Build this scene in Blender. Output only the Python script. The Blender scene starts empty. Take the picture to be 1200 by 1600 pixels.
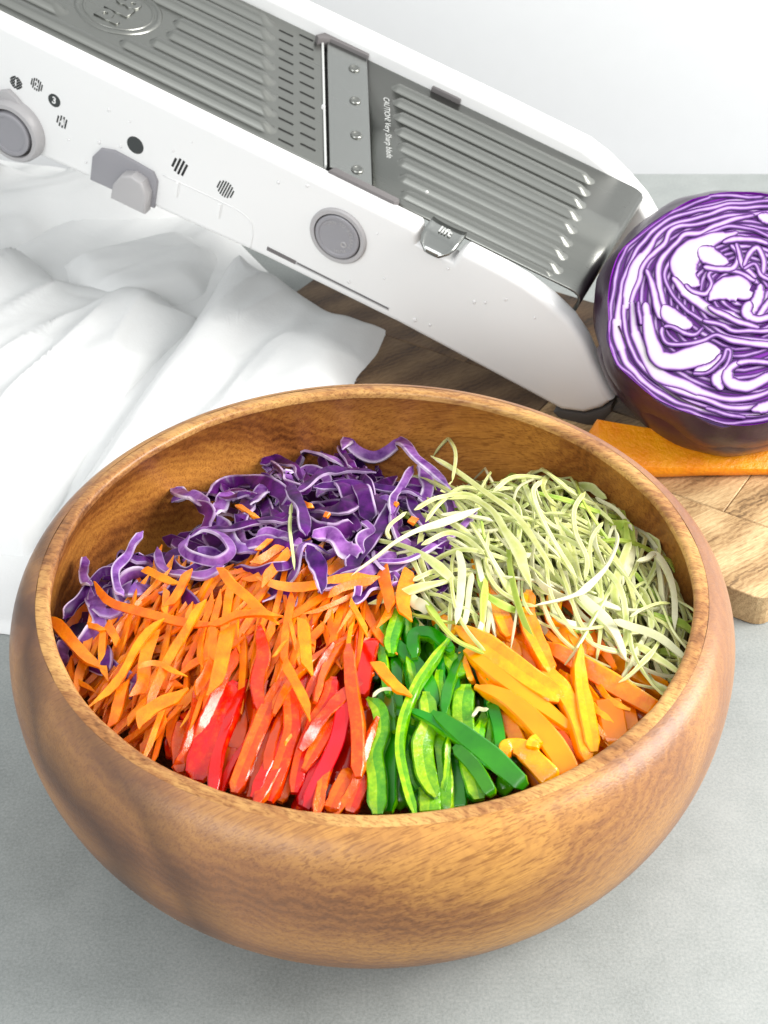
import bpy, bmesh, math, random
import numpy as np
from mathutils import Vector, Matrix, noise
R = math.radians
S = 0.01                       # the numbers below are centimetres
C = bpy.context.scene.collection
scene = bpy.context.scene

# ------------------------------------------------------------------ camera, world, lamps, exposure
CAM = np.array([0.472, -44.815, 48.673]); PITCH = 0.66192; FPX = 2222.0
cd = bpy.data.cameras.new('camera'); cam = bpy.data.objects.new('camera', cd); C.objects.link(cam)
cam.location = CAM * S; cam.rotation_euler = (math.pi / 2 - PITCH, 0, 0)
cd.sensor_fit = 'VERTICAL'; cd.sensor_height = 36; cd.lens = 50; cd.clip_start = 0.02; cd.clip_end = 50
scene.camera = cam
cd.dof.use_dof = True; cd.dof.focus_distance = .60; cd.dof.aperture_fstop = 28
world = bpy.data.worlds.new('World'); scene.world = world; world.use_nodes = True
bg = world.node_tree.nodes['Background']
bg.inputs[0].default_value = (0.94, 0.96, 0.96, 1); bg.inputs[1].default_value = 0.80

def area(name, loc, target, sx, sy, power, col):
    ld = bpy.data.lights.new(name, 'AREA'); ld.shape = 'RECTANGLE'; ld.size = sx; ld.size_y = sy
    ld.energy = power; ld.color = col
    o = bpy.data.objects.new(name, ld); C.objects.link(o); o.location = loc
    o.rotation_euler = (Vector(target) - Vector(loc)).to_track_quat('-Z', 'Y').to_euler()
    return o
area('window_light', (1.05, 0.0, 0.72), (0, 0.04, 0.05),   .8, .8, 26, (1.0, 0.975, 0.94))
area('fill_light', (-.75, -1.25, 1.0), (0, .15, .08), 1.1, 1.1, 14, (0.97, 0.985, 1.0))
vs = scene.view_settings
vs.view_transform = 'Standard'; vs.look = 'None'; vs.exposure = 0.33; vs.gamma = 1.0; vs.use_curve_mapping = False
scene.display_settings.display_device = 'sRGB'
try:
    scene.cycles.max_bounces = 6; scene.cycles.use_denoising = True
except Exception:
    pass

# ------------------------------------------------------------------ where a line of sight meets a height
FWD = np.array([0, math.cos(PITCH), -math.sin(PITCH)]); UPV = np.array([0, math.sin(PITCH), math.cos(PITCH)])
def ray(px, py):
    return FWD + np.array([1., 0, 0]) * (px - 600) / FPX - UPV * (py - 800) / FPX
def atz(px, py, z):
    d = ray(px, py); return CAM + d * ((z - CAM[2]) / d[2])
def depth(P): return float((np.asarray(P) - CAM) @ FWD)
RZ = [1, 2, 3, 4.5, 6, 8, 9.5, 11]; RR = [5.5, 8.5, 10.5, 12.2, 13.2, 13.8, 13.6, 13.0]
def mound(x, y):
    r = math.hypot(x * .95, y + 3)
    z = 9.9 - 0.018 * max(0, r - 2) ** 2
    z += 0.5 * math.exp(-((x + 4) ** 2 + (y - .5) ** 2) / 14) + 0.9 * math.exp(-((x - 7) ** 2 + (y - 6) ** 2) / 16)
    return z
def onm(px, py, lift=0.0):
    z = 9.0
    for _ in range(14):
        P = atz(px, py, z); z = min(12.6, max(4.0, .5 * z + .5 * (mound(P[0], P[1]) + lift)))
    P = atz(px, py, z)
    r = math.hypot(P[0], P[1]); m = float(np.interp(min(P[2], 11), RZ, RR)) - .12
    if r > m: P[:2] *= m / r
    return P

# ------------------------------------------------------------------ materials
def newmat(name):
    m = bpy.data.materials.new(name); m.use_nodes = True
    nt = m.node_tree; b = nt.nodes['Principled BSDF']
    return m, nt, b
def N(nt, t, **kw):
    n = nt.nodes.new(t)
    for k, v in kw.items():
        if k.startswith('_'): setattr(n, k[1:], v)
        else: n.inputs[k.replace('__', ' ')].default_value = v
    return n
def ramp(nt, stops, fac=None, interp='LINEAR'):
    n = nt.nodes.new('ShaderNodeValToRGB'); cr = n.color_ramp; cr.interpolation = interp
    while len(cr.elements) < len(stops): cr.elements.new(0.5)
    for e, (p, c) in zip(cr.elements, stops):
        e.position = p; e.color = (*c, 1) if len(c) == 3 else c
    if fac is not None: nt.links.new(fac, n.inputs[0])
    return n
def mix(nt, a, b, fac, mode='MIX'):
    n = nt.nodes.new('ShaderNodeMix'); n.data_type = 'RGBA'; n.blend_type = mode
    for sock, v in ((n.inputs[0], fac), (n.inputs[6], a), (n.inputs[7], b)):
        if hasattr(v, 'is_output'): nt.links.new(v, sock)
        elif isinstance(v, (int, float)): sock.default_value = v
        else: sock.default_value = (*v, 1)
    return n.outputs[2]
def mth(nt, op, a, b=None, c=None):
    n = nt.nodes.new('ShaderNodeMath'); n.operation = op
    for i, v in enumerate((a, b, c)):
        if v is None: continue
        if hasattr(v, 'is_output'): nt.links.new(v, n.inputs[i])
        else: n.inputs[i].default_value = v
    return n.outputs[0]
def coords(nt, scale=(1, 1, 1), rot=(0, 0, 0), kind='Object', loc=(0, 0, 0)):
    tc = nt.nodes.new('ShaderNodeTexCoord'); mp = nt.nodes.new('ShaderNodeMapping')
    nt.links.new(tc.outputs[kind], mp.inputs[0])
    mp.inputs['Scale'].default_value = scale; mp.inputs['Rotation'].default_value = rot; mp.inputs['Location'].default_value = loc
    return mp.outputs[0]
def tex_noise(nt, vec, scale, detail=4, rough=.55, dist=0.0):
    n = nt.nodes.new('ShaderNodeTexNoise'); nt.links.new(vec, n.inputs['Vector'])
    n.inputs['Scale'].default_value = scale; n.inputs['Detail'].default_value = detail
    n.inputs['Roughness'].default_value = rough; n.inputs['Distortion'].default_value = dist
    return n.outputs[0]
def bump(nt, b, h, strength=.3, dist=.001):
    n = nt.nodes.new('ShaderNodeBump'); n.inputs['Strength'].default_value = strength; n.inputs['Distance'].default_value = dist
    nt.links.new(h, n.inputs['Height']); nt.links.new(n.outputs[0], b.inputs['Normal'])
def rnd(nt): return nt.nodes.new('ShaderNodeObjectInfo').outputs['Random']

def plain(name, col, rough=.5, metal=0, bumps=None, coat=0, var=0.0):
    m, nt, b = newmat(name)
    b.inputs['Roughness'].default_value = rough; b.inputs['Metallic'].default_value = metal
    b.inputs['Coat Weight'].default_value = coat
    if var:
        f = tex_noise(nt, coords(nt), 60, 5)
        c = mix(nt, tuple(x * (1 - var) for x in col), tuple(min(1, x * (1 + var)) for x in col), f)
        nt.links.new(c, b.inputs['Base Color'])
    else: b.inputs['Base Color'].default_value = (*col, 1)
    if bumps: bump(nt, b, tex_noise(nt, coords(nt), bumps[0], 3), bumps[1], bumps[2])
    return m

def wood_mat(name, dark, mid, gold, scale=1.0, rough=.36, band=True, rot=(0, 0, 0), loc=(0, 0, 0), rnd_shift=False, rim=False):
    m, nt, b = newmat(name)
    v = coords(nt, rot=rot, loc=loc)
    if rnd_shift:
        add = nt.nodes.new('ShaderNodeVectorMath'); add.operation = 'ADD'
        cb = nt.nodes.new('ShaderNodeCombineXYZ'); r_ = rnd(nt)
        nt.links.new(mth(nt, 'MULTIPLY', r_, 3.7), cb.inputs[1]); nt.links.new(mth(nt, 'MULTIPLY', r_, 1.9), cb.inputs[2]); nt.links.new(r_, cb.inputs[0])
        nt.links.new(v, add.inputs[0]); nt.links.new(cb.outputs[0], add.inputs[1]); v = add.outputs[0]
    def stretch(s):
        mp = nt.nodes.new('ShaderNodeMapping'); mp.inputs['Scale'].default_value = s; nt.links.new(v, mp.inputs[0]); return mp.outputs[0]
    big = tex_noise(nt, stretch((4 * scale, 9 * scale, 9 * scale)), 1.0, 3, .5, .6)
    w = nt.nodes.new('ShaderNodeTexWave'); w.wave_type = 'RINGS'; w.rings_direction = 'X'
    nt.links.new(stretch((1.2, 1, 1)), w.inputs['Vector'])
    w.inputs['Scale'].default_value = 9 * scale; w.inputs['Distortion'].default_value = 5; w.inputs['Detail'].default_value = 4
    w.inputs['Detail Scale'].default_value = .9; w.inputs['Detail Roughness'].default_value = .6
    fib = tex_noise(nt, stretch((26 * scale, 420 * scale, 420 * scale)), 1.0, 3, .7)
    pore = tex_noise(nt, stretch((90 * scale, 1500 * scale, 1200 * scale)), 1.0, 2, .6, .4)
    w2 = nt.nodes.new('ShaderNodeTexWave'); w2.wave_type = 'RINGS'; w2.rings_direction = 'X'
    nt.links.new(stretch((1.6, 1, 1)), w2.inputs['Vector'])
    w2.inputs['Scale'].default_value = 75 * scale; w2.inputs['Distortion'].default_value = 14; w2.inputs['Detail'].default_value = 4
    w2.inputs['Detail Scale'].default_value = .5; w2.inputs['Detail Roughness'].default_value = .65
    t = mth(nt, 'MULTIPLY_ADD', w.outputs[1], .34, mth(nt, 'MULTIPLY', big, .70))
    t = mth(nt, 'ADD', t, mth(nt, 'MULTIPLY_ADD', w2.outputs[1], .15, -.02))
    t = mth(nt, 'ADD', t, mth(nt, 'MULTIPLY', mth(nt, 'SUBTRACT', fib, .5), .45))
    base = ramp(nt, [(.16, dark), (.42, mid), (.62, tuple((a + c) / 2 for a, c in zip(mid, gold))), (.86, gold)], t).outputs[0]
    pk = ramp(nt, [(.36, (.52, .44, .40)), (.5, (1, 1, 1))], pore).outputs[0]
    col = mix(nt, base, pk, .75, 'MULTIPLY')
    if band:
        # a dark heartwood band through the log and a paler, pinker sapwood towards one side
        sep = nt.nodes.new('ShaderNodeSeparateXYZ'); nt.links.new(v, sep.inputs[0])
        xx = mth(nt, 'ADD', sep.outputs[0], mth(nt, 'MULTIPLY', mth(nt, 'SUBTRACT', big, .5), .05))
        bd = ramp(nt, [(.0, (0, 0, 0)), (.11, (0, 0, 0)), (.15, (1, 1, 1)), (.185, (.35, .35, .35)), (.205, (.8, .8, .8)), (.25, (0, 0, 0))], mth(nt, 'MULTIPLY_ADD', xx, 3.0, .5)).outputs[0]
        sap = ramp(nt, [(.0, (.75, .75, .75)), (.27, (.6, .6, .6)), (.42, (.15, .15, .15)), (.55, (0, 0, 0)), (.70, (.35, .35, .35)), (.95, (.9, .9, .9))], mth(nt, 'MULTIPLY_ADD', xx, 3.0, .5)).outputs[0]
        pink = mix(nt, (.35, .19, .115), (.25, .12, .068), fib)
        col = mix(nt, col, pink, mth(nt, 'MULTIPLY', sap, .75))
        col = mix(nt, col, (.05, .028, .022), mth(nt, 'MULTIPLY', bd, .8))
    nt.links.new(col, b.inputs['Base Color'])
    rr = mth(nt, 'MULTIPLY_ADD', fib, .2, rough - .1); nt.links.new(rr, b.inputs['Roughness'])
    b.inputs['Specular IOR Level'].default_value = .38
    bump(nt, b, mth(nt, 'ADD', pore, mth(nt, 'MULTIPLY', fib, .5)), .22, .0006)
    return m
M = {}
M['bowl_out'] = wood_mat('acacia_outside', (.095, .034, .012), (.265, .108, .032), (.52, .255, .062), rot=(0, R(14), R(-20)), loc=(0.0, .05, .03))
M['bowl_in'] = wood_mat('acacia_inside', (.10, .029, .008), (.27, .092, .020), (.50, .21, .040), rough=.33, band=False, rot=(R(20), R(8), R(25)))
M['bowl_rim'] = wood_mat('acacia_rim', (.11, .04, .015), (.33, .145, .048), (.60, .34, .11), rough=.34, band=False, rot=(R(20), R(8), R(25)))
M['board'] = wood_mat('board_wood', (.055, .03, .018), (.42, .27, .13), (.68, .50, .27), scale=1.3, rough=.55, band=False, rot=(0, 0, R(-68)), rnd_shift=True)

M['board_shaded'] = wood_mat('board_wood_shaded', (.03, .017, .010), (.11, .062, .030), (.20, .125, .062), scale=1.3, rough=.55, band=False, rot=(0, 0, R(-68)), rnd_shift=True)  # same board wood, darkened: the slicer's shadow painted into the left staves
def table_mat():
    m, nt, b = newmat('grey_stone'); v = coords(nt)
    a = tex_noise(nt, v, 9, 6, .6); f = mth(nt, 'SUBTRACT', tex_noise(nt, v, 800, 3, .75), .2); g = tex_noise(nt, v, 45, 5, .65)
    t = mth(nt, 'ADD', mth(nt, 'MULTIPLY', a, .45), mth(nt, 'ADD', mth(nt, 'MULTIPLY', f, .6), mth(nt, 'MULTIPLY', g, .25)))
    c = ramp(nt, [(.36, (.205, .222, .215)), (.52, (.27, .29, .282)), (.68, (.335, .352, .345))], t).outputs[0]
    nt.links.new(c, b.inputs['Base Color']); b.inputs['Roughness'].default_value = .55
    bump(nt, b, mth(nt, 'ADD', f, g), .15, .0006)
    return m
M['table'] = table_mat()
M['wall'] = plain('white_backdrop', (.52, .53, .54), .9, var=.02)

def cloth_mat():
    m, nt, b = newmat('white_cotton'); v = coords(nt)
    c = mix(nt, (.69, .70, .70), (.75, .755, .75), tex_noise(nt, v, 30, 4))
    nt.links.new(c, b.inputs['Base Color']); b.inputs['Roughness'].default_value = .95; b.inputs['Specular IOR Level'].default_value = .15
    bump(nt, b, mth(nt, 'ADD', mth(nt, 'MULTIPLY', tex_noise(nt, v, 900, 2), .2), tex_noise(nt, v, 60, 5)), .35, .0015)
    return m
M['cloth'] = cloth_mat()
M['white'] = plain('white_plastic', (.77, .77, .765), .3, bumps=(30, .03, .001))
M['white_rim'] = plain('pale_plastic', (.72, .70, .68), .35)
M['grey'] = plain('grey_plastic', (.27, .265, .285), .42, bumps=(900, .06, .0003), var=.05)
M['lightgrey'] = plain('light_grey_plastic', (.39, .38, .385), .35)
M['darkgrey'] = plain('dark_rubber', (.06, .055, .052), .55)
M['clip'] = plain('grey_clip', (.13, .12, .12), .5)
M['ink'] = plain('dark_ink', (.035, .04, .04), .5)
M['hole'] = plain('dark_gap', (.02, .02, .018), .7)
M['paint'] = plain('pale_ink', (.46, .47, .455), .5)
def steel_mat(name, col, rough, streak=.08):
    m, nt, b = newmat(name); v = coords(nt, (12, 900, 900))
    f = tex_noise(nt, v, 1, 3, .7)
    g = tex_noise(nt, coords(nt), 14, 3, .5)
    c = mix(nt, tuple(x * .86 for x in col), col, mth(nt, 'MULTIPLY_ADD', g, .6, mth(nt, 'MULTIPLY', f, .4)))
    nt.links.new(c, b.inputs['Base Color']); b.inputs['Metallic'].default_value = 1
    nt.links.new(mth(nt, 'MULTIPLY_ADD', f, streak * 2, rough - streak), b.inputs['Roughness'])
    bump(nt, b, f, .05, .0002)
    return m
M['steel'] = steel_mat('brushed_steel', (.285, .29, .27), .30)
M['steel_rib'] = steel_mat('steel_bead', (.285, .29, .27), .31)
M['steel_bright'] = steel_mat('polished_steel', (.36, .37, .355), .24)

def veg(name, stops, rough=.35, coat=.2, nscale=90, bmp=(140, .25, .0006), sss=0.0, hue=.03, val=.25, sat=0.15, sssc=None):
    m, nt, b = newmat(name); v = coords(nt)
    c = ramp(nt, stops, tex_noise(nt, v, nscale, 4, .6)).outputs[0]
    hs = nt.nodes.new('ShaderNodeHueSaturation'); r_ = rnd(nt)
    nt.links.new(mth(nt, 'MULTIPLY_ADD', r_, hue, .5 - hue / 2), hs.inputs['Hue'])
    wn = nt.nodes.new('ShaderNodeTexWhiteNoise'); wn.noise_dimensions = '1D'; nt.links.new(r_, wn.inputs['W'])
    nt.links.new(mth(nt, 'MULTIPLY_ADD', wn.outputs[0], val, 1 - val * .55), hs.inputs['Value'])
    hs.inputs['Saturation'].default_value = 1 + sat
    nt.links.new(c, hs.inputs['Color']); nt.links.new(hs.outputs[0], b.inputs['Base Color'])
    b.inputs['Roughness'].default_value = rough; b.inputs['Coat Weight'].default_value = coat; b.inputs['Coat Roughness'].default_value = .12
    if sss:
        b.inputs['Subsurface Weight'].default_value = sss; b.inputs['Subsurface Radius'].default_value = sssc or (.004, .002, .001)
        b.inputs['Subsurface Scale'].default_value = 1.0
    bump(nt, b, tex_noise(nt, v, bmp[0], 4, .6), bmp[1], bmp[2])
    return m
M['carrot'] = veg('carrot_flesh', [(.3, (.80, .145, .007)), (.55, (.92, .235, .017)), (.75, (.95, .38, .07))], .36, .1, 140, (900, .5, .0004), hue=.018, val=.2, sss=.25)
M['red_skin'] = veg('red_pepper_skin', [(.3, (.55, .020, .006)), (.7, (.74, .045, .010))], .13, .6, 60, (90, .12, .0008), hue=.02)
M['red_flesh'] = veg('red_pepper_flesh', [(.3, (.66, .036, .008)), (.55, (.76, .068, .013)), (.78, (.84, .17, .04))], .17, .5, 260, (650, .45, .0006), hue=.03, sss=.15)
M['green_skin'] = veg('green_pepper_skin', [(.3, (.010, .13, .008)), (.7, (.035, .27, .012))], .2, .35, 40, (40, .1, .0006), hue=.03)
M['green_flesh'] = veg('green_pepper_flesh', [(.3, (.05, .25, .007)), (.55, (.12, .38, .012)), (.8, (.30, .56, .05))], .17, .45, 260, (600, .5, .0006), hue=.04, sss=.1)
M['orange_skin'] = veg('orange_pepper_skin', [(.3, (.86, .17, .004)), (.7, (.93, .27, .006))], .26, .25, 30, (40, .1, .0006), hue=.03)
M['orange_flesh'] = veg('orange_pepper_flesh', [(.3, (.90, .23, .006)), (.6, (.95, .35, .010)), (.8, (.96, .46, .025))], .18, .45, 220, (650, .4, .0005), hue=.03, sss=.2)

M['red_pith'] = veg('red_pepper_pith', [(.3, (.76, .09, .025)), (.55, (.82, .16, .05)), (.78, (.88, .34, .16))], .2, .4, 260, (600, .6, .0007), hue=.02)
M['green_pith'] = veg('green_pepper_pith', [(.3, (.16, .40, .02)), (.55, (.33, .56, .05)), (.75, (.55, .70, .16))], .2, .4, 260, (560, .6, .0008), hue=.03)
M['orange_pith'] = veg('orange_pepper_pith', [(.3, (.93, .32, .012)), (.6, (.95, .45, .03)), (.8, (.96, .58, .08))], .22, .35, 220, (600, .5, .0006), hue=.02)
def ribbon_mat(name, edge, mid_lo, mid_hi, rough, pos, soft, hue=.03, val=.3, coat=.1, ctr=.5):
    """leaf shred: pale cut edge (UV x near 0 and 1), coloured leaf face between"""
    m, nt, b = newmat(name)
    uv = nt.nodes.new('ShaderNodeUVMap'); sp = nt.nodes.new('ShaderNodeSeparateXYZ'); nt.links.new(uv.outputs[0], sp.inputs[0])
    v = coords(nt); n1 = tex_noise(nt, v, 120, 4, .6); n2 = tex_noise(nt, v, 45, 3, .6)
    d = mth(nt, 'ABSOLUTE', mth(nt, 'SUBTRACT', sp.outputs[0], ctr))
    d = mth(nt, 'ADD', d, mth(nt, 'MULTIPLY', mth(nt, 'SUBTRACT', n2, .5), .22))
    f = ramp(nt, [(pos - soft, (0, 0, 0)), (pos + soft, (1, 1, 1))], d).outputs[0]
    f = mth(nt, 'MULTIPLY', f, ramp(nt, [(.34, (.15, .15, .15)), (.6, (1, 1, 1))], tex_noise(nt, coords(nt, loc=(3, 1, 2)), 55, 2)).outputs[0])
    mid = mix(nt, mid_lo, mid_hi, ramp(nt, [(.35, (0, 0, 0)), (.7, (1, 1, 1))], n1).outputs[0])
    c = mix(nt, mid, edge, f)
    hs = nt.nodes.new('ShaderNodeHueSaturation'); r_ = rnd(nt)
    nt.links.new(mth(nt, 'MULTIPLY_ADD', r_, hue, .5 - hue / 2), hs.inputs['Hue'])
    wn = nt.nodes.new('ShaderNodeTexWhiteNoise'); wn.noise_dimensions = '1D'; nt.links.new(r_, wn.inputs['W'])
    nt.links.new(mth(nt, 'MULTIPLY_ADD', wn.outputs[0], val, 1 - val * .5), hs.inputs['Value'])
    nt.links.new(c, hs.inputs['Color']); nt.links.new(hs.outputs[0], b.inputs['Base Color'])
    b.inputs['Roughness'].default_value = rough; b.inputs['Coat Weight'].default_value = coat; b.inputs['Coat Roughness'].default_value = .15
    b.inputs['Specular IOR Level'].default_value = .22
    bump(nt, b, n1, .25, .0006)
    return m
M['purple'] = ribbon_mat('red_cabbage_leaf', (.60, .45, .66), (.022, .002, .046), (.115, .010, .17), .36, .455, .05, coat=.0, ctr=.455)
M['lilac'] = ribbon_mat('red_cabbage_rib', (.68, .57, .72), (.09, .010, .16), (.34, .14, .45), .36, .41, .09, coat=.0, ctr=.46)
M['cabbage'] = ribbon_mat('green_cabbage_leaf', (.71, .72, .42), (.47, .52, .14), (.62, .645, .28), .4, .36, .2, hue=.03, val=.3, coat=.05)
M['cabbage_white'] = ribbon_mat('white_cabbage_rib', (.60, .58, .36), (.55, .55, .30), (.62, .60, .42), .4, .36, .2, hue=.02, val=.15, coat=.05)
M['cabbage_green'] = ribbon_mat('cabbage_outer_leaf', (.52, .60, .14), (.27, .40, .04), (.42, .53, .09), .4, .40, .2, hue=.03, val=.3, coat=.05)
def head_leaf_mat():
    m, nt, b = newmat('cabbage_head_leaf'); v = coords(nt)
    uv = nt.nodes.new('ShaderNodeUVMap'); sp = nt.nodes.new('ShaderNodeSeparateXYZ'); nt.links.new(uv.outputs[0], sp.inputs[0])
    n1 = tex_noise(nt, v, 130, 4, .6); n2 = tex_noise(nt, v, 45, 3, .6)
    d = mth(nt, 'ADD', sp.outputs[0], mth(nt, 'MULTIPLY', mth(nt, 'SUBTRACT', n2, .52), .55))
    c = ramp(nt, [(.0, (.03, .004, .065)), (.22, (.06, .010, .12)), (.36, (.24, .09, .36)), (.58, (.42, .31, .49)), (.95, (.49, .465, .49))], d).outputs[0]
    nt.links.new(c, b.inputs['Base Color']); b.inputs['Roughness'].default_value = .4
    bump(nt, b, n1, .2, .0006)
    return m
M['head_leaf'] = head_leaf_mat()
M['head_gap'] = veg('cabbage_head_gap', [(.3, (.07, .010, .14)), (.7, (.20, .05, .32))], .35, .3, 60, hue=0, val=0)

# ------------------------------------------------------------------ mesh helpers
def link(name, me, mat, parent=None, loc=None, smooth=True, angle=None):
    if mat is not None and not me.materials:
        for mm in (mat if isinstance(mat, (list, tuple)) else [mat]): me.materials.append(mm)
    if smooth and me.polygons:
        me.polygons.foreach_set('use_smooth', [True] * len(me.polygons))
        if angle: me.set_sharp_from_angle(angle=R(angle))
    o = bpy.data.objects.new(name, me); C.objects.link(o)
    if parent: o.parent = parent
    if loc is not None: o.location = loc
    return o
def mesh_from(name, verts, faces, uvs=None, mats=None):
    me = bpy.data.meshes.new(name); me.from_pydata([tuple(v) for v in verts], [], faces)
    if uvs is not None:
        l = me.uv_layers.new(name='UVMap'); l.data.foreach_set('uv', [x for uv in uvs for x in uv])
    if mats is not None: me.polygons.foreach_set('material_index', mats)
    me.validate(); me.update(); return me
def bm_mesh(name, bm):
    bmesh.ops.recalc_face_normals(bm, faces=bm.faces)
    me = bpy.data.meshes.new(name); bm.to_mesh(me); bm.free(); return me
def tag(o, label, cat, group=None, kind=None):
    if label: o['label'] = label
    if cat: o['category'] = cat
    if group: o['group'] = group
    if kind: o['kind'] = kind
    return o
def empty(name, label, cat, group=None):
    o = bpy.data.objects.new(name, None); C.objects.link(o); o.empty_display_size = .02
    return tag(o, label, cat, group)
def lathe(prof, n=160, close=False):
    vs_, fs = [], []
    for z, r in prof:
        for i in range(n):
            a = 2 * math.pi * i / n; vs_.append((r * math.cos(a) * S, r * math.sin(a) * S, z * S))
    for j in range(len(prof) - 1):
        for i in range(n):
            a, b2 = j * n + i, j * n + (i + 1) % n
            fs.append((a, b2, b2 + n, a + n))
    return vs_, fs
def catmull(pts, n):
    pts = [np.asarray(p, float) for p in pts]
    if len(pts) == 2: return [pts[0] + (pts[1] - pts[0]) * t for t in np.linspace(0, 1, n)]
    P = [2 * pts[0] - pts[1]] + pts + [2 * pts[-1] - pts[-2]]
    out = []
    for t in np.linspace(0, len(pts) - 1, n):
        i = min(int(t), len(pts) - 2); u = t - i
        a, b2, c, d = P[i], P[i + 1], P[i + 2], P[i + 3]
        out.append(.5 * ((2 * b2) + (-a + c) * u + (2 * a - 5 * b2 + 4 * c - d) * u * u + (-a + 3 * b2 - 3 * c + d) * u ** 3))
    return out

NREF = np.array([0, -.5, .866])
def sweep(name, pts, width, thick, section='flat', roll=None, taper=(0.0, 0.0), bumpy=0.0, seed=0, skin=None, cup=0.0, nref=NREF):
    """A solid strip along pts (cm). width: per-point list or number. Returns (mesh, centre)."""
    n = len(pts); P = np.array(pts); cen = P.mean(0); rg = random.Random(seed)
    W = np.array(width if hasattr(width, '__len__') else [width] * n, float)
    sc = np.linspace(0, 1, n)
    T = np.gradient(P, axis=0); T /= (np.linalg.norm(T, axis=1, keepdims=True) + 1e-9)
    verts, faces, uvs, mats = [], [], [], []
    if section == 'flat':
        sec = [(-.5, .5, 0.), (0, .5, .5), (.5, .5, 1.), (.5, -.5, 1.), (0, -.5, .5), (-.5, -.5, 0.)]
    elif section == 'box':
        sec = [(-.5, .5, 0.), (.5, .5, 1.), (.5, -.5, 1.), (-.5, -.5, 0.)]
    elif section == 'dome':
        sec = [(-.5, -.5, 0.), (-.42, .2, .08), (-.2, .45, .3), (0, .5, .5), (.2, .45, .7), (.42, .2, .92), (.5, -.5, 1.)]
    else:
        sec = [(-.5, -.42, 0.), (-.5, .38, .1), (-.43, .5, .15), (0, .5, .5), (.43, .5, .85), (.5, .38, .9), (.5, -.42, 1.), (.43, -.5, .8), (-.43, -.5, .2)]
    k = len(sec); off = [rg.uniform(0, 50) for _ in range(3)]
    tl, tr = taper
    for i in range(n):
        t = T[i]; b = np.cross(t, nref); b /= (np.linalg.norm(b) + 1e-9); nn = np.cross(b, t)
        a = roll[i] if roll is not None else 0.0
        bb = b * math.cos(a) + nn * math.sin(a); n2 = nn * math.cos(a) - b * math.sin(a)
        s = sc[i]; e = 1.0
        if tl > 0 and s < tl: e = min(e, math.sqrt(max(0.0, s / tl)) if section == 'round' else max(.12, s / tl))
        if tr > 0 and s > 1 - tr: e = min(e, math.sqrt(max(0.0, (1 - s) / tr)) if section == 'round' else max(.12, (1 - s) / tr))
        if section == 'round': e = max(e, .5)
        for j, (x, z, u) in enumerate(sec):
            q = 0
            if bumpy: q = bumpy * noise.noise(Vector((s * 6 + off[0], j * .45 + off[1], off[2])))
            zz = z * thick * (e if section == 'round' else max(e, .5)) + cup * (1 - (2 * x) ** 2) * W[i] * .3
            if section == 'box' and e < 1: x = ((.5 - (.5 - x) * e) if (seed + (s < .5)) % 2 else (-.5 + (x + .5) * e)) / e
            verts.append((P[i] - cen + bb * (x * W[i] * e * (1 + q)) + n2 * (zz + q * thick * .5)) * S)
    for i in range(n - 1):
        for j in range(k):
            j2 = (j + 1) % k
            faces.append((i * k + j, i * k + j2, (i + 1) * k + j2, (i + 1) * k + j))
            u0, u1 = sec[j][2], sec[j2][2]
            uvs += [(u0, sc[i]), (u1, sc[i]), (u1, sc[i + 1]), (u0, sc[i + 1])]
            if skin is not None: mats.append(1 if j in skin[0] else 2 if j in skin[1] else 0)
    for cap, i0 in ((list(range(k))[::-1], 0), (list(range(k)), (n - 1) * k)):
        faces.append(tuple(i0 + j for j in cap)); uvs += [(0.5, .5)] * k
        if skin is not None: mats.append(0)
    me = mesh_from(name, verts, faces, uvs, mats if skin is not None else None)
    return me, cen

def box(bm, x0, x1, y0, y1, z0, z1):
    r = bmesh.ops.create_cube(bm, size=1)
    for v in r['verts']:
        v.co = Vector((x0 + (v.co.x + .5) * (x1 - x0), y0 + (v.co.y + .5) * (y1 - y0), z0 + (v.co.z + .5) * (z1 - z0)))
    return r['verts']
def prism(poly, axis_pts, bevel=0.0, segs=3):
    """poly: 2D outline; axis_pts(p, k): 3D point of outline point p at end k (0/1). Solid, rim edges bevelled."""
    bm = bmesh.new()
    a = [bm.verts.new(axis_pts(p, 0)) for p in poly]; b2 = [bm.verts.new(axis_pts(p, 1)) for p in poly]
    f0 = bm.faces.new(a); f1 = bm.faces.new(b2[::-1])
    for i in range(len(poly)):
        j = (i + 1) % len(poly); bm.faces.new((a[j], a[i], b2[i], b2[j]))
    bmesh.ops.recalc_face_normals(bm, faces=bm.faces)
    if bevel:
        bmesh.ops.bevel(bm, geom=list(set(f0.edges) | set(f1.edges)), offset=bevel, segments=segs, affect='EDGES', profile=.5, clamp_overlap=True)
    bmesh.ops.triangulate(bm, faces=[f for f in bm.faces if len(f.verts) > 4])
    return bm

# ================================================================== SETTING
bm = bmesh.new(); box(bm, -2.0, 2.2, -1.6, .617, -.03, 0)
bmesh.ops.subdivide_edges(bm, edges=bm.edges, cuts=1)
tag(link('table', bm_mesh('table', bm), M['table'], smooth=False), 'pale grey stone table top under everything', None, None, 'structure')
bm = bmesh.new(); box(bm, -2.6, 2.8, .72, .75, -.5, 1.7)
tag(link('wall', bm_mesh('wall', bm), M['wall'], smooth=False), 'plain white backdrop behind the table', None, None, 'structure')

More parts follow.
